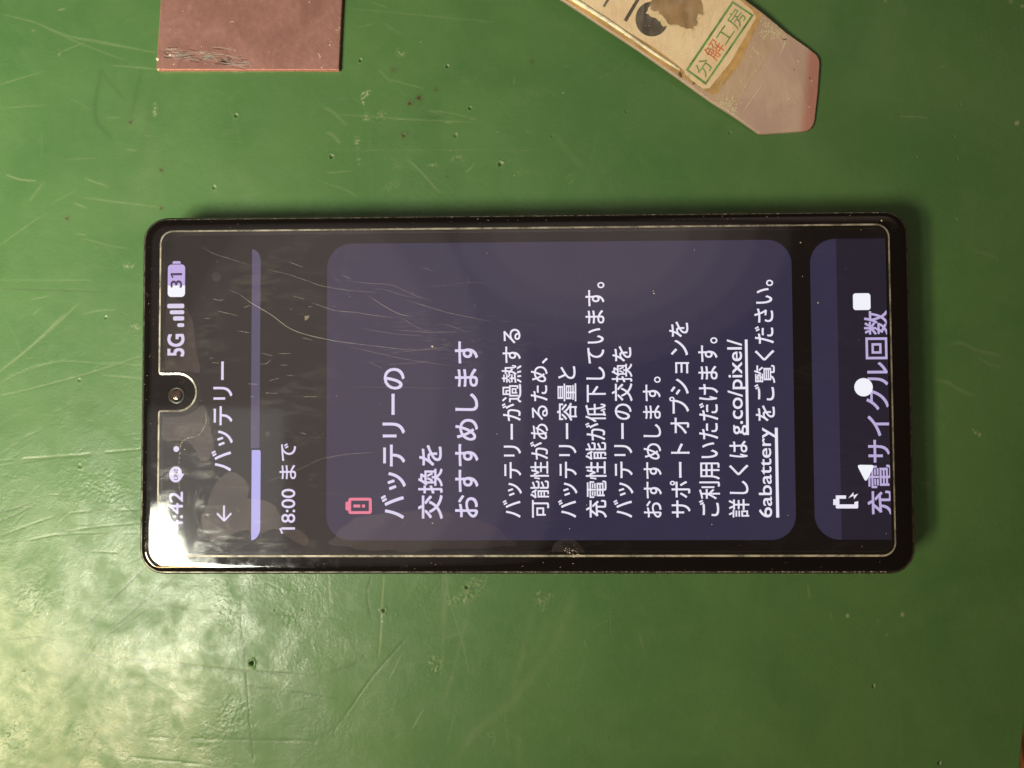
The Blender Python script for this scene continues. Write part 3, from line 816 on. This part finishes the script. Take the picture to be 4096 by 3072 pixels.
# warning card
line("heading_text", "バッテリーの", 1525, 1622, 1473, 2074, T, .022)
line("heading_text", "交換を", 1673, 1770, 1781, 2075, T, .020)
line("heading_text", "おすすめします", 1821, 1912, 1367, 2069, T, .022)
for body, x0, x1, yt, yb in (
    ("バッテリーが過熱する", 2008, 2086, 1316, 2070), ("可能性があるため、", 2121, 2194, 1432, 2070), ("バッテリー容量と", 2229, 2308, 1466, 2070),
    ("充電性能が低下しています。", 2341, 2423, 1129, 2070), ("バッテリーの交換を", 2449, 2531, 1385, 2070), ("おすすめします。", 2574, 2645, 1507, 2070),
    ("サポート オプションを", 2677, 2758, 1287, 2069), ("ご利用いただけます。", 2793, 2876, 1350, 2064), ("詳しくは", 2914, 2995, 1764, 2069),
    ("g.co/pixel/", 2911, 2988, 1358, 1740), ("6abattery", 3034, 3102, 1711, 2069), ("をご覧ください。", 3016, 3098, 1120, 1684)):
    line("body_text", body, x0, x1, yt, yb, B, .013)
box_px("link_underline", 2982, 2993, 1358, 1740, 0.01, ZT + .004, B)
box_px("link_underline", 3102, 3114, 1711, 2070, 0.01, ZT + .004, B)
# pink battery alert icon
def icon(name, polys, mat, z=ZT):
    V, F = [], []
    for k, pts in enumerate(polys):
        pts = [at(*p, z) for p in pts]
        if area2(pts) < 0: pts = pts[::-1]
        b = len(V); V += [(x, y, z + k * .002) for x, y in pts]; F.append(tuple(range(b, b + len(pts))))
    return mk(name, V, F, mat, disp)
def frame_px(x0, x1, y0, y1, t, r, z):
    o = rr(*px_box(x0, x1, y0, y1, z), r, 6); i = rr(*px_box(x0 + t, x1 - t, y0 + t, y1 - t, z), max(.05, r - t / 20.2), 6)
    n = len(o); V = [(x, y, z) for x, y in o + i]
    return V, [(k, (k + 1) % n, n + (k + 1) % n, n + k) for k in range(n)]
V, F = frame_px(1393, 1487, 1991, 2056, 11.5, .5, ZT)
mk("alert_outline", V, F, M['pink'], disp)
icon("alert_cap", [[(1382, 2009), (1388, 2006), (1394, 2006), (1394, 2042), (1388, 2042), (1382, 2039)]], M['pink'])
icon("alert_mark", [[(1413.7, 2018), (1441, 2018), (1441, 2030), (1413.7, 2030)], [(1448, 2018), (1460, 2018), (1460, 2030), (1448, 2030)]], M['pink'])
# charging cycle icon, caption and navigation keys
Q = lambda *p: [(2900 + x / 1.952, 1500 + y / 1.952) for x, y in p]
icon("charging_outline", [Q((845, 970), (868, 970), (868, 1015), (845, 1015)), Q((865, 940), (945, 940), (945, 966), (893, 966), (893, 1012), (865, 1012)),
                          Q((865, 1010), (1040, 1010), (1040, 1036), (1034, 1042), (872, 1042), (865, 1036)), Q((1010, 992), (1040, 985), (1040, 1012), (1010, 1012))], M['text'])
icon("charging_bolt", [Q((963, 962), (1003, 914), (1003, 940), (1040, 926), (1008, 970), (1003, 942))], M['text'])
line("caption_text", "充電サイクル回数", 3464, 3560, 1243, 2057, M['dim'], .018, ZT, DX1 - .05)
box_px("recents_key", 3412, 3482, 1173, 1240, .55, ZT + .015, M['nav'])
cx, cy = at(3454, 1549, ZT)
flat("home_key", [(cx + 1.80 * math.cos(k * math.pi / 20), cy + 1.80 * math.sin(k * math.pi / 20)) for k in range(40)], ZT + .015, M['nav'], disp)
tri = [Vector(at(*p, ZT)) for p in ((3427, 1859), (3499, 1860), (3463, 1929))]
pts = []
for i in range(3):
    a, b, c = tri[i - 1], tri[i], tri[(i + 1) % 3]
    u, w = (a - b).normalized(), (c - b).normalized()
    for k in range(6):
        t = k / 5; p = b + u * .7 * (1 - t) ** 2 + w * .7 * t ** 2
        pts.append((p.x, p.y))
flat("back_key", pts, ZT + .015, M['nav'], disp)

# front camera ---------------------------------------------
cx, cy = at(706, 1579, 9.0)
def disc(r, z, n=32): return [(cx + r * math.cos(k * 2 * math.pi / n), cy + r * math.sin(k * 2 * math.pi / n), z) for k in range(n)]
V, F = loft([disc(1.78, 9.045), disc(1.72, 9.06), disc(1.25, 9.06), disc(1.2, 9.05)])
fc = mk("front_camera", V, F, M['lensr'], phone, smooth=True)
V, F = loft([disc(1.18, 9.055), disc(1.05, 9.12), disc(.8, 9.19), disc(.45, 9.235), disc(.15, 9.25)])
mk("lens", V, F, M['lens'], fc, smooth=True)

# screen protector with camera notch ------------------------
PW, PL = 65.513, 145.693
X0, X1, Y0, Y1 = -PL / 2, PL / 2, -PW / 2, PW / 2
outline = notched(X0, X1, Y0, Y1, 2.8, 0)
o1 = inset(outline, .12); o2 = inset(outline, .46)
prot = flat("screen_protector", o2, 9.36, M['prot'], phone)
n = len(outline)
V = [(x, y, 9.05) for x, y in outline] + [(x, y, 9.27) for x, y in o1] + [(x, y, 9.359) for x, y in o2]
F = [(i * n + k, i * n + (k + 1) % n, (i + 1) * n + (k + 1) % n, (i + 1) * n + k) for i in range(2) for k in range(n)]
mk("ground_edge", V, F, M['frost'], prot)
# thin glue line just inside the edge
g1 = inset(outline, 1.0); g2 = inset(outline, 1.10)
V = [(x, y, 9.30) for x, y in g1 + g2]
mk("glue_line", V, [(k, (k + 1) % n, n + (k + 1) % n, n + k) for k in range(n)], M['faint'], prot)

def zone(o, s, pts, z): return [at(o[0] + x / s, o[1] + y / s, z) for x, y in pts]
z1, z2, z4, z6 = ((500, 750), 1.8433), ((500, 1450), 1.8433), ((1300, 1500), 1.952), ((1700, 2130), 1.7015)
def bubble(zz, pts, z=9.2, mat='bubble', jag=0.05):
    p = [Vector(q) for q in zone(*zz, pts, z)]
    p = spline(p + [p[0]], .5)[:-1]
    p = [(q.x + rnd.gauss(0, jag), q.y + rnd.gauss(0, jag)) for q in p]
    flat("air_bubble", p, z, M[mat], prot)
bubble(z1, ((310, 805), (400, 830), (450, 890), (490, 960), (510, 1040), (525, 1200), (550, 1310), (545, 1368), (500, 1358), (400, 1352), (310, 1348), (292, 1280), (287, 1100), (297, 950)))
bubble(z2, ((278, 400), (400, 396), (490, 372), (560, 312), (595, 335), (620, 420), (640, 520), (655, 640), (630, 700), (575, 725), (540, 700), (520, 640), (430, 575), (282, 570)))
bubble(z2, ((630, 1300), (560, 1180), (600, 1060), (660, 900), (740, 820), (800, 810), (870, 850), (915, 930), (905, 1000), (960, 1005), (1040, 1020), (1110, 1065), (1150, 1130), (1200, 1190),
            (1300, 1245), (1355, 1310), (1335, 1352), (1270, 1335), (1190, 1275), (1100, 1225), (980, 1265), (880, 1235), (790, 1270), (720, 1325)), z=9.21)
bubble(z4, ((20, 1300), (80, 1270), (100, 1220), (190, 1150), (280, 1105), (450, 1085), (650, 1065), (730, 1055), (900, 1065), (1040, 1085), (1180, 1125), (1300, 1170), (1380, 1215), (1430, 1280),
            (1485, 1305), (1480, 1330), (1350, 1340), (1200, 1355), (950, 1355), (800, 1365), (640, 1385), (500, 1365), (380, 1375), (250, 1360), (150, 1335), (50, 1330)))
bubble(z6, ((860, 131), (870, 90), (900, 60), (950, 43), (1010, 50), (1050, 80), (1075, 115), (1085, 134), (1000, 134), (930, 132)), jag=.02, mat='moon')
for px, py, r in ((866, 1107, .95), (1071, 1736, .5)):
    bx, by = at(px, py, 9.22)
    flat("air_bubble", [(bx + r * math.cos(k * math.pi / 12), by + r * math.sin(k * math.pi / 12)) for k in range(24)], 9.22, M['faint'], prot)

# scratches on the protector (fine pale hairlines)
ZS = 9.372
S = []
def scr(zz, pts, w=.07, al=.5):
    p = [(q.x, q.y, ZS) for q in spline([Vector(q) for q in zone(*zz, pts, ZS)], .7)]
    S.append((p, w * .6, al * .68))
z3 = ((1300, 850), 2.212)
scr(z1, ((770, 757), (840, 785), (930, 850), (1080, 940), (1200, 1030), (1320, 1080), (1490, 1120), (1659, 1150)), .13, .75)
scr(z3, ((0, 1125), (300, 1165), (600, 1200), (800, 1220)), .09, .6)
scr(z1, ((570, 440), (660, 490), (740, 515), (850, 550), (920, 570)), .07, .5)
scr(z1, ((1030, 600), (1200, 640), (1350, 690), (1450, 725), (1659, 760)), .08, .6)
scr(z3, ((0, 655), (220, 690), (460, 708)), .08, .5)
scr(z1, ((1240, 800), (1330, 825)), .08, .5); scr(z1, ((1365, 845), (1480, 885), (1560, 910), (1659, 915)), .08, .6)
for p, w, al in ((((0, 835), (100, 870), (280, 885), (440, 912), (630, 932)), .09, .55), (((190, 605), (400, 628), (570, 637), (680, 680), (800, 735), (920, 775), (960, 800)), .09, .45),
                 (((380, 735), (480, 800), (580, 860), (680, 905), (790, 920)), .11, .6), (((690, 765), (800, 800), (950, 845), (1080, 885), (1200, 910), (1320, 935), (1460, 960)), .10, .5),
                 (((510, 672), (620, 710), (720, 740), (810, 748)), .07, .45), (((440, 670), (500, 685)), .07, .45), (((330, 1028), (500, 1055), (620, 1075), (860, 1090)), .08, .4),
                 (((600, 1040), (760, 1048), (900, 1060), (1160, 1055)), .09, .45), (((190, 1185), (400, 1230), (600, 1275), (760, 1305), (1000, 1340), (1150, 1365)), .08, .45),
                 (((360, 1305), (430, 1345), (520, 1385)), .08, .4), (((820, 655), (1000, 650), (1250, 622), (1500, 622)), .07, .25), (((1150, 545), (1200, 600)), .06, .35),
                 (((1280, 550), (1260, 640), (1235, 700)), .06, .3), (((840, 487), (900, 495), (955, 525)), .08, .45), (((200, 1545), (420, 1545), (700, 1550), (950, 1555), (1200, 1550)), .06, .3),
                 (((640, 920), (700, 945), (780, 1000), (880, 1040)), .10, .4), (((140, 553), (190, 570), (240, 592)), .08, .5), (((60, 560), (140, 625)), .07, .4),
                 (((700, 1165), (790, 1215), (1000, 1200), (1100, 1170)), .08, .4), (((600, 1240), (800, 1220), (1000, 1190)), .08, .35), (((550, 1345), (800, 1330), (920, 1318)), .08, .4),
                 (((1060, 985), (1120, 1005), (1185, 1035), (1240, 1060)), .07, .4)):
    scr(z3, p, w, al)
scr(z2, ((1000, 890), (1100, 860), (1300, 780), (1450, 710), (1560, 690), (1659, 680)), .07, .4)
scr(z4, ((0, 655), (150, 620), (380, 605)), .08, .5)
scr(z2, ((750, 910), (850, 925), (925, 918)), .08, .5)
scr(z2, ((1110, 545), (1240, 550), (1490, 552)), .06, .18)
for zz, pts in ((z1, ((640, 818), (690, 832), (735, 826))), (z1, ((875, 885), (925, 870))), (z1, ((680, 910), (780, 932), (840, 950))), (z1, ((580, 962), (630, 968))), (z1, ((690, 1045), (712, 1050))), (z1, ((830, 1058), (930, 1072))),
                (z1, ((1120, 1225), (1230, 1223))), (z1, ((1000, 1220), (1095, 1243))), (z1, ((990, 1300), (1040, 1300), (1080, 1265))), (z1, ((1140, 1308), (1205, 1310))), (z1, ((1190, 1385), (1250, 1386))), (z1, ((1060, 1425), (1140, 1405))),
                (z1, ((1310, 1543), (1420, 1542))), (z1, ((1030, 1515), (1130, 1518))), (z1, ((620, 1258), (655, 1258))), (z1, ((640, 1290), (700, 1295))), (z1, ((1200, 545), (1320, 590))), (z1, ((1220, 845), (1240, 850))), (z1, ((1350, 880), (1380, 878))),
                (z1, ((1300, 1105), (1390, 1130))), (z1, ((900, 1448), (990, 1450))), (z2, ((820, 1075), (845, 1105))), (z2, ((1290, 515), (1340, 530))), (z2, ((920, 250), (960, 255)))):
    scr(zz, pts, .11, .55)
# hatch of fine scuffs in the middle of the card
for k in range(170):
    x, y = rnd.gauss(1000, 300), rnd.gauss(1130, 140)
    a_ = rnd.gauss(.08, .22); L = rnd.uniform(25, 150)
    scr(z3, ((x, y), (x + L * .5 * math.cos(a_), y + L * .5 * math.sin(a_) + rnd.uniform(-5, 5)), (x + L * math.cos(a_), y + L * math.sin(a_))), rnd.uniform(.04, .09), rnd.uniform(.08, .26))
for k in range(80):       # short nicks over the upper half of the screen
    x, y = rnd.uniform(680, 2000), rnd.uniform(960, 1800)
    a_ = rnd.gauss(.05, .3); L = rnd.uniform(5, 40)
    S.append(([(*at(x, y, ZS), ZS), (*at(x + L * math.cos(a_), y + L * math.sin(a_), ZS), ZS)], rnd.uniform(.05, .10), rnd.uniform(.1, .4)))
for k in range(130):       # swipe marks in the lower left
    t = rnd.uniform(0, 1); cx_, cy_ = at(920, 2010, ZS); R_ = rnd.uniform(4.5, 9.0); a0 = rnd.uniform(2.6, 5.4); da = rnd.uniform(.15, .6)
    S.append(([(cx_ + R_ * math.cos(a0 + da * k2 / 6), cy_ + 1.15 * R_ * math.sin(a0 + da * k2 / 6), ZS) for k2 in range(7)], rnd.uniform(.06, .22), rnd.uniform(.02, .075)))
for k in range(60):
    x, y = rnd.uniform(650, 830), rnd.uniform(1680, 1780)
    S.append(([(*at(x + 28 * j, y + 6 * math.sin(j * .7 + y / 15), ZS), ZS) for j in range(4)], rnd.uniform(.05, .15), rnd.uniform(.02, .07)))
ribbons("hairline_scratches", S, M['scr'], prot)

# dust: tiny flakes on glass, frame seam and edge
def flakes(name, spots, mat, parent):
    V, F, A = [], [], []
    for x, y, z, r, al in spots:
        n_ = rnd.randint(5, 7); b = len(V); a0 = rnd.uniform(0, 6.28); st = rnd.uniform(1, 1.9); an = rnd.uniform(0, 3.14)
        for k in range(n_):
            t = a0 + k * 6.283 / n_; u, w = r * st * math.cos(t) * rnd.uniform(.7, 1.2), r * math.sin(t) * rnd.uniform(.7, 1.2)
            V.append((x + u * math.cos(an) - w * math.sin(an), y + u * math.sin(an) + w * math.cos(an), z)); A.append(al)
        F.append(tuple(range(b, b + n_)))
    o = mk(name, V, F, mat, parent, kind="stuff")
    o.data.attributes.new("alpha", 'FLOAT', 'POINT').data.foreach_set("value", A)
    return o
D = []
for k in range(240):
    x, y = rnd.uniform(640, 3560), rnd.uniform(910, 2220)
    if rnd.random() < (.75 if x > 2000 else .3): continue
    D.append((*at(x, y, 9.375), 9.375, rnd.choice((.03, .035, .04, .07)), rnd.uniform(.2, .7)))
for px, py, r, al in ((1227, 1272, .34, .22), (1221, 1268, .2, .25), (1729, 1386, .2, .8), (2616, 1174, .12, .8), (2613, 1164, .1, .6), (3272, 1211, .14, .8), (3526, 883, .18, .8), (3202, 970, .14, .6), (1730, 2093, .1, .9),
                      (1988, 1736, .07, .8), (2278, 2115, .08, .7), (2847, 2098, .1, .8), (738, 1798, .1, .6)):
    D.append((*at(px, py, 9.376), 9.376, r, al))
for zz, pts in ((z2, ((595, 380), (598, 440), (570, 500), (530, 540), (450, 565), (412, 600), (402, 680), (396, 760), (400, 850), (400, 940))),):
    for q in spline([Vector(p) for p in zone(*zz, pts, 9.376)], .28):
        D.append((q.x + rnd.gauss(0, .05), q.y + rnd.gauss(0, .05), 9.376, rnd.uniform(.03, .09), rnd.uniform(.3, .85)))
flakes("dust_specks", D, M['dust'], prot)
# chipped spot at the lower edge of the protector
D = []
for k in range(26):
    x, y = rnd.gauss(2285, 18), rnd.gauss(2202, 8)
    D.append((*at(x, y, 9.377), 9.377 + k * .0004, rnd.uniform(.03, .12), rnd.uniform(.2, .75)))
for k in range(16):
    x, y = rnd.gauss(2298, 12), rnd.gauss(2222, 6)
    D.append((*at(x, y, 9.377), 9.38 + k * .0004, rnd.uniform(.03, .12), rnd.uniform(.3, .85)))
flakes("chipped_edge", D, M['dust'], prot)
# grime in the seam between glass and frame
D = []
for k in range(420):
    t = rnd.random() ** .7
    x = PXL + 10 + (PXR - PXL - 16) * t
    D.append((x, PYB + .72 + rnd.gauss(0, .045), 8.49, rnd.uniform(.04, .10), rnd.uniform(.15, .85) * (.35 + .65 * t)))
    if rnd.random() < .5: D.append((PXL + 4 + (PXR - PXL - 10) * t, PYT - .72 + rnd.gauss(0, .03), 8.49, rnd.uniform(.03, .07), rnd.uniform(.1, .5)))
    if rnd.random() < .4: D.append((x, PYB + .25 + rnd.gauss(0, .05), 8.30, rnd.uniform(.03, .07), rnd.uniform(.1, .4)))
for k in range(60):
    x = PXL + 2 + (PXR - PXL - 4) * rnd.random(); y = rnd.choice((PYB + rnd.uniform(1.2, 2.8), PYT - rnd.uniform(1.2, 2.6)))
    D.append((x, y, 9.01, rnd.choice((.03, .04, .06)), rnd.uniform(.2, .8)))
for k in range(40):
    D.append((PXL + rnd.uniform(1.2, 3), rnd.uniform(PYB + 3, PYT - 3), 9.01, rnd.choice((.03, .04, .05)), rnd.uniform(.2, .7)))
flakes("seam_grime", D, M['dust'], phone)

# ------------------------------------------------------------------ reddish plate, top left
zP = 1.0
bl, br_ = at(625, 277.5, zP), at(1354.7, 278.7, zP)
tl0, tr0 = at(642.8, 0, zP), at(1367.7, 0, zP)
ext = lambda a, b, s: (a[0] + (b[0] - a[0]) * s, a[1] + (b[1] - a[1]) * s)
tl, tr = ext(bl, tl0, 3.2), ext(br_, tr0, 3.2)
plate = thing("copper_plate", "flat reddish-brown copper plate with a scuffed corner at the top left of the mat", "metal plate", (*bl, 0))
pts = [bl, br_, tr, tl]
p2 = inset(pts, .12)
V, F = loft([[(x, y, .02) for x, y in pts], [(x, y, zP - .12) for x, y in pts], [(x, y, zP) for x, y in p2]], cap_top=False)
mk("plate_edge", V, F, M['plate_edge'], plate)
flat("plate_face", p2, zP, M['plate'], plate)
# gouges and lint on the plate
zQ = ((550, 0), 2.458)
L_ = []
def pl(pts, w, al, z=zP + .012): L_.append(([(q.x, q.y, z) for q in spline([Vector(at(550 + x / 2.458, y / 2.458, z)) for x, y in pts], .6)], w, al))
dk = []
for k in range(230):
    t = rnd.random(); x = 230 + 800 * t; y = 525 + 110 * t ** 1.3 + rnd.gauss(0, 30) - 10
    L = rnd.uniform(20, 130)
    if rnd.random() < .62: pl(((x, y), (x + L * .5, y + rnd.uniform(-5, 8)), (x + L, y + rnd.uniform(-2, 16))), rnd.uniform(.05, .13), rnd.uniform(.1, .5))
    else: dk.append(([(*at(550 + (x + L * j / 3) / 2.458, (y + rnd.uniform(-3, 3) + 3 * j) / 2.458, zP + .01), zP + .01) for j in range(4)], rnd.uniform(.10, .28), rnd.uniform(.2, .6)))
for k in range(60):
    x, y = rnd.uniform(240, 620), rnd.uniform(40, 460)
    pl(((x, y), (x + rnd.uniform(4, 12), y + rnd.uniform(12, 30))), .07, rnd.uniform(.06, .22))
for pts, w, al in ((((905, 220), (930, 210), (950, 222)), .12, .7), (((1765, 518), (1797, 552), (1785, 575)), .12, .8), (((308, 290), (332, 290)), .22, .7), (((1940, 285), (1965, 297), (1990, 292)), .09, .6),
                   (((715, 462), (830, 468), (960, 495)), .1, .35), (((375, 575), (378, 640)), .1, .2)): pl(pts, w, al)
ribbons("gouge_marks", L_, M['scr'], plate)
M['dark_mark'] = m_veil("dark_gouge", (0.03, 0.028, 0.026, 1))
ribbons("dark_scuffs", dk, M['dark_mark'], plate)  # dark scuff strokes among the pale ones
D = [(*at(550 + x / 2.458, y / 2.458, zP + .014), zP + .014, r, al) for x, y, r, al in ((195, 585, .3, .95), (318, 540, .25, .8), (205, 683, .16, .9), (628, 458, .08, .9), (1296, 512, .07, .9), (355, 632, .12, .8), (1890, 442, .12, .8), (1880, 390, .08, .8),
     (1900, 408, .08, .7), (1690, 22, .09, .8), (1808, 665, .12, .7), (447, 107, .08, .9), (958, 495, .1, .7), (1983, 172, .08, .8), (1988, 275, .09, .9), (1825, 645, .07, .8), (1330, 660, .07, .7))]
flakes("lint", D, M['dust'], plate)

# ------------------------------------------------------------------ taped scraper, top right
zT = ((2200, 0), 1.8433)
ax_a, ax_b = Vector(at(3270, 300, 0)), Vector(at(2300, -280, 0))
axis = (ax_b - ax_a).normalized(); AL = (ax_b - ax_a).length
def zt(x, y): return 0.9 + 4.2 * max(0, min(1.6, ((Vector((x, y)) - ax_a).dot(axis)) / AL))
def on(px, py, dz=0.0):
    z = 1.0
    for _ in range(6):
        x, y = at(px, py, z); z = zt(x, y) + dz
    return (x, y, z)
tq = lambda pts, dz=0.0: [on(2200 + x / 1.8433, y / 1.8433, dz) for x, y in pts]
tip = on(3270, 400)
tool = thing("scraper", "pinkish plastic scraper with a torn cream label under clear tape, tip pointing right", "scraper", (tip[0], tip[1], 0))
def sheet(name, pts3, mat, thick=0.0, bevel=0.0, **kw):
    if area2([(p[0], p[1]) for p in pts3]) < 0: pts3 = pts3[::-1]
    n_ = len(pts3)
    if thick:
        p2 = inset([(p[0], p[1]) for p in pts3], bevel) if bevel else [(p[0], p[1]) for p in pts3]
        V, F = loft([[(x, y, z - thick) for x, y, z in pts3], [(x, y, z - bevel) for x, y, z in pts3], [(a[0], a[1], p[2]) for a, p in zip(p2, pts3)]])
    else: V, F = pts3, [tuple(range(n_))]
    return mk(name, V, F, mat, tool, **kw)
blade_px = [(-900, -640), (100, 0), (640, 355), (890, 530), (1190, 745), (1370, 860), (1530, 972), (1545, 982), (1570, 985), (1700, 977), (1880, 964), (1900, 962), (1925, 945), (1942, 922), (1952, 885),
            (1975, 690), (1988, 500), (1990, 470), (1985, 440), (1972, 412), (1950, 390), (1910, 358), (1740, 238), (1600, 120), (1440, 0), (580, -640)]
bo = sheet("blade", tq(blade_px), M['blade'], .8, .12)
# label paper, stained border, printed shapes
sheet("amber_border", tq([(-860, -615), (110, 2), (640, 350), (895, 520), (1195, 700), (1230, 690), (1400, 470), (1560, 110), (1440, 8), (560, -620)], .03), M['amber'])
sheet("label_paper", tq([(-780, -620), (170, -10), (460, 165), (760, 345), (930, 470), (985, 520), (1040, 590), (1130, 655), (1175, 650), (1330, 460), (1520, 130), (1490, 75), (1400, 0), (520, -620)], .06), M['paper'])
ins = []
sheet("printed_stroke", tq([(388, 46), (404, 54), (440, -4), (560, -200), (535, -212)], .075), M['ink'])
sheet("printed_stroke", tq([(543, 148), (565, 162), (660, 0), (790, -210), (765, -224)], .075), M['ink'])
ocx, ocy, ro, ri = 752, 140, 122, 62
oo = tq([(ocx + ro * math.cos(k * math.pi / 20), ocy + 1.06 * ro * math.sin(k * math.pi / 20)) for k in range(40)], .075)
ii = tq([(ocx + 18 + ri * .8 * math.cos(k * math.pi / 20), ocy - 60 + ri * .8 * math.sin(k * math.pi / 20)) for k in range(40)], .075)
mk("printed_ring", oo + ii, [(k, 40 + k, 40 + (k + 1) % 40, (k + 1) % 40) for k in range(40)], M['ink'], tool)
def jagged(pts, amp, dz, sub=5):
    out = []
    for i in range(len(pts)):
        a, b = Vector(pts[i]), Vector(pts[(i + 1) % len(pts)])
        for k in range(sub):
            p = a.lerp(b, k / sub); out.append((p.x + rnd.gauss(0, amp), p.y + rnd.gauss(0, amp)))
    return tq(out, dz)
sheet("torn_edge", jagged([(690, 92), (760, 75), (840, 60), (1120, -20), (1145, 110), (1100, 130), (1090, 205), (1060, 228), (1000, 222), (960, 195), (900, 190), (830, 195), (800, 150), (740, 112)], 5, .082), M['torn'])
sheet("torn_patch", jagged([(735, 30), (760, -60), (900, -120), (1105, -60), (1138, 112), (1092, 110), (1080, 190), (1050, 218), (1005, 210), (960, 185), (880, 182), (850, 150), (800, 90), (745, 62)], 5, .09), M['brown'])
L_ = []
def inside(x, y, poly):
    c = False
    for i in range(len(poly)):
        (xa, ya), (xb, yb) = poly[i - 1], poly[i]
        if (ya > y) != (yb > y) and x < (xb - xa) * (y - ya) / (yb - ya) + xa: c = not c
    return c
def tl_(pts, w, al, dz=.16):
    if not all(inside(x, y, blade_px) for x, y in pts): return
    L_.append((spline([Vector(q) for q in tq(pts, dz)], .6), w, al))
# stamped frame and characters
fr_c = [(1000, 515), (1345, 5), (1503, 112), (1148, 628)]
o4 = tq(fr_c, .1); i4 = tq([(1022, 514), (1350, 27), (1482, 114), (1147, 604)], .1)
mk("stamp_frame", o4 + i4, [(k, (k + 1) % 4, 4 + (k + 1) % 4, 4 + k) for k in range(4)], M['green'], tool)
def stamp(ch, c_px, size, mat):
    v, f = text_mesh(ch, .0)
    lo, hi = v.min(0), v.max(0); v = (v - (lo + hi) / 2) / max(hi - lo)
    r_, u_ = Vector((345, -510)).normalized(), Vector((-510, -345)).normalized()
    P = [Vector(c_px) + r_ * float(x) * size[0] + u_ * float(y) * size[1] for x, y in v]
    mk("stamp_character", tq([(p.x, p.y) for p in P], .1), f, mat, tool)
for ch, c_, s_, m_ in (("分", (1133, 495), (118, 112), 'green'), ("解", (1212, 366), (128, 128), 'orange'), ("工", (1292, 256), (125, 112), 'green'), ("房", (1372, 137), (128, 120), 'green')):
    stamp(ch, c_, s_, M[m_])
# clear tape over the label, folded round the long edge
sheet("clear_tape", jagged([(-860, -620), (130, 8), (640, 352), (890, 530), (1190, 742), (1340, 835), (1460, 640), (1600, 420), (1740, 245), (1600, 120), (1445, 5), (560, -620)], 2.5, .15, 8), M['tape'])
# tape fold: a glossy rounded roll along the lower left edge
c0 = [on(2200 + x / 1.8433, y / 1.8433, .05) for x, y in ((-880, -612), (100, 12), (380, 190), (560, 312), (760, 452), (930, 560))]
c0 = spline([Vector(p) for p in c0], 2.0)
V, F = [], []
nc = 9
for i, p in enumerate(c0):
    d = (c0[min(i + 1, len(c0) - 1)] - c0[max(i - 1, 0)]).normalized(); s = Vector((-d.y, d.x, 0))
    w = .6 * (1 - .55 * (i / (len(c0) - 1)) ** 2) * (1 + .08 * math.sin(i * 1.3))
    for k in range(nc):
        a_ = math.pi * k / (nc - 1)
        V.append(tuple(p + s * (w * math.cos(a_) + 1.55) + Vector((0, 0, .8 * w * math.sin(a_)))))
for i in range(len(c0) - 1):
    for k in range(nc - 1):
        a_ = i * nc + k; F.append((a_, a_ + nc, a_ + nc + 1, a_ + 1))
mk("tape_fold", V, F, M['fold'], tool, smooth=True)
# frayed glue and scratches on the blade
for k in range(520):
    t = rnd.random(); bx, by = 1190 + 540 * t, 742 - 500 * t
    if rnd.random() < .5: bx, by = 1190 + 180 * rnd.random(), 742 + 110 * rnd.random()
    else: bx, by = 1560 + 180 * rnd.random(), 95 + 190 * rnd.random()
    bx += rnd.gauss(0, 14); by += rnd.gauss(0, 14)
    L = rnd.uniform(6, 46); a_ = rnd.choice((-.95, .62)) + rnd.gauss(0, .3)
    tl_(((bx, by), (bx + L * .5 * math.cos(a_), by + L * .5 * math.sin(a_)), (bx + L * math.cos(a_), by + L * math.sin(a_))), rnd.uniform(.06, .3), rnd.uniform(.15, .6))
tl_(((1515, 262), (1560, 238), (1610, 230), (1660, 240), (1690, 270), (1720, 330)), .3, .6)
tl_(((1720, 260), (1735, 300), (1722, 350), (1700, 400)), .4, .55)
for pts, w, al in ((((1600, 405), (1540, 490), (1490, 560), (1440, 640), (1400, 730), (1345, 800)), .16, .5), (((1590, 590), (1520, 690), (1470, 760), (1420, 835)), .22, .5), (((1490, 330), (1510, 370), (1545, 400), (1560, 385)), .3, .5),
                   (((1520, 380), (1560, 410)), .5, .4), (((965, 300), (975, 260), (1000, 235)), .12, .7), (((740, 290), (850, 350), (950, 400), (1050, 432)), .14, .3), (((990, 560), (1010, 530), (1025, 570)), .35, .8), (((1000, 545), (1020, 560)), .4, .8),
                   (((1720, 600), (1780, 690), (1830, 755)), .1, .25), (((1645, 430), (1590, 520), (1560, 580)), .12, .35), (((1260, 600), (1270, 640)), .3, .35), (((1230, 680), (1300, 560), (1400, 420), (1500, 300)), .12, .4),
                   (((1090, 630), (1100, 640)), .25, .7), (((1000, 420), (1080, 300), (1180, 130), (1250, 0)), .12, .3)):
    tl_(pts, w, al)
ribbons("frayed_glue", L_, m_veil("pale_glue", (0.84, 0.77, 0.58, 1)), tool)
D = []
for x, y, r, al in ((1758, 728, .16, .95), (1806, 757, .1, .8), (1830, 452, .15, .9), (1930, 597, .14, .9), (1932, 626, .08, .8), (1915, 790, .1, .8), (1905, 785, .08, .8), (1500, 360, .12, .5), (1480, 410, .2, .3), (1410, 600, .25, .35), (1090, 630, .12, .8), (705, 190, .06, .9), (730, 190, .06, .9), (830, 65, .0, 0)):
    if r: D.append((*on(2200 + x / 1.8433, y / 1.8433, .17), r, al))
flakes("pale_specks", D, M['dust'], tool)
D = [(*on(2200 + x / 1.8433, y / 1.8433, .165), r, al) for x, y, r, al in ((1915, 575, .2, .7), (1800, 512, .16, .4), (1460, 675, .06, .8), (1060, 272, .07, .9), (1730, 290, .25, .5), (960, 550, .4, .5), (1060, 615, .3, .35))]
flakes("dark_specks", D, M['dark_mark'], tool)
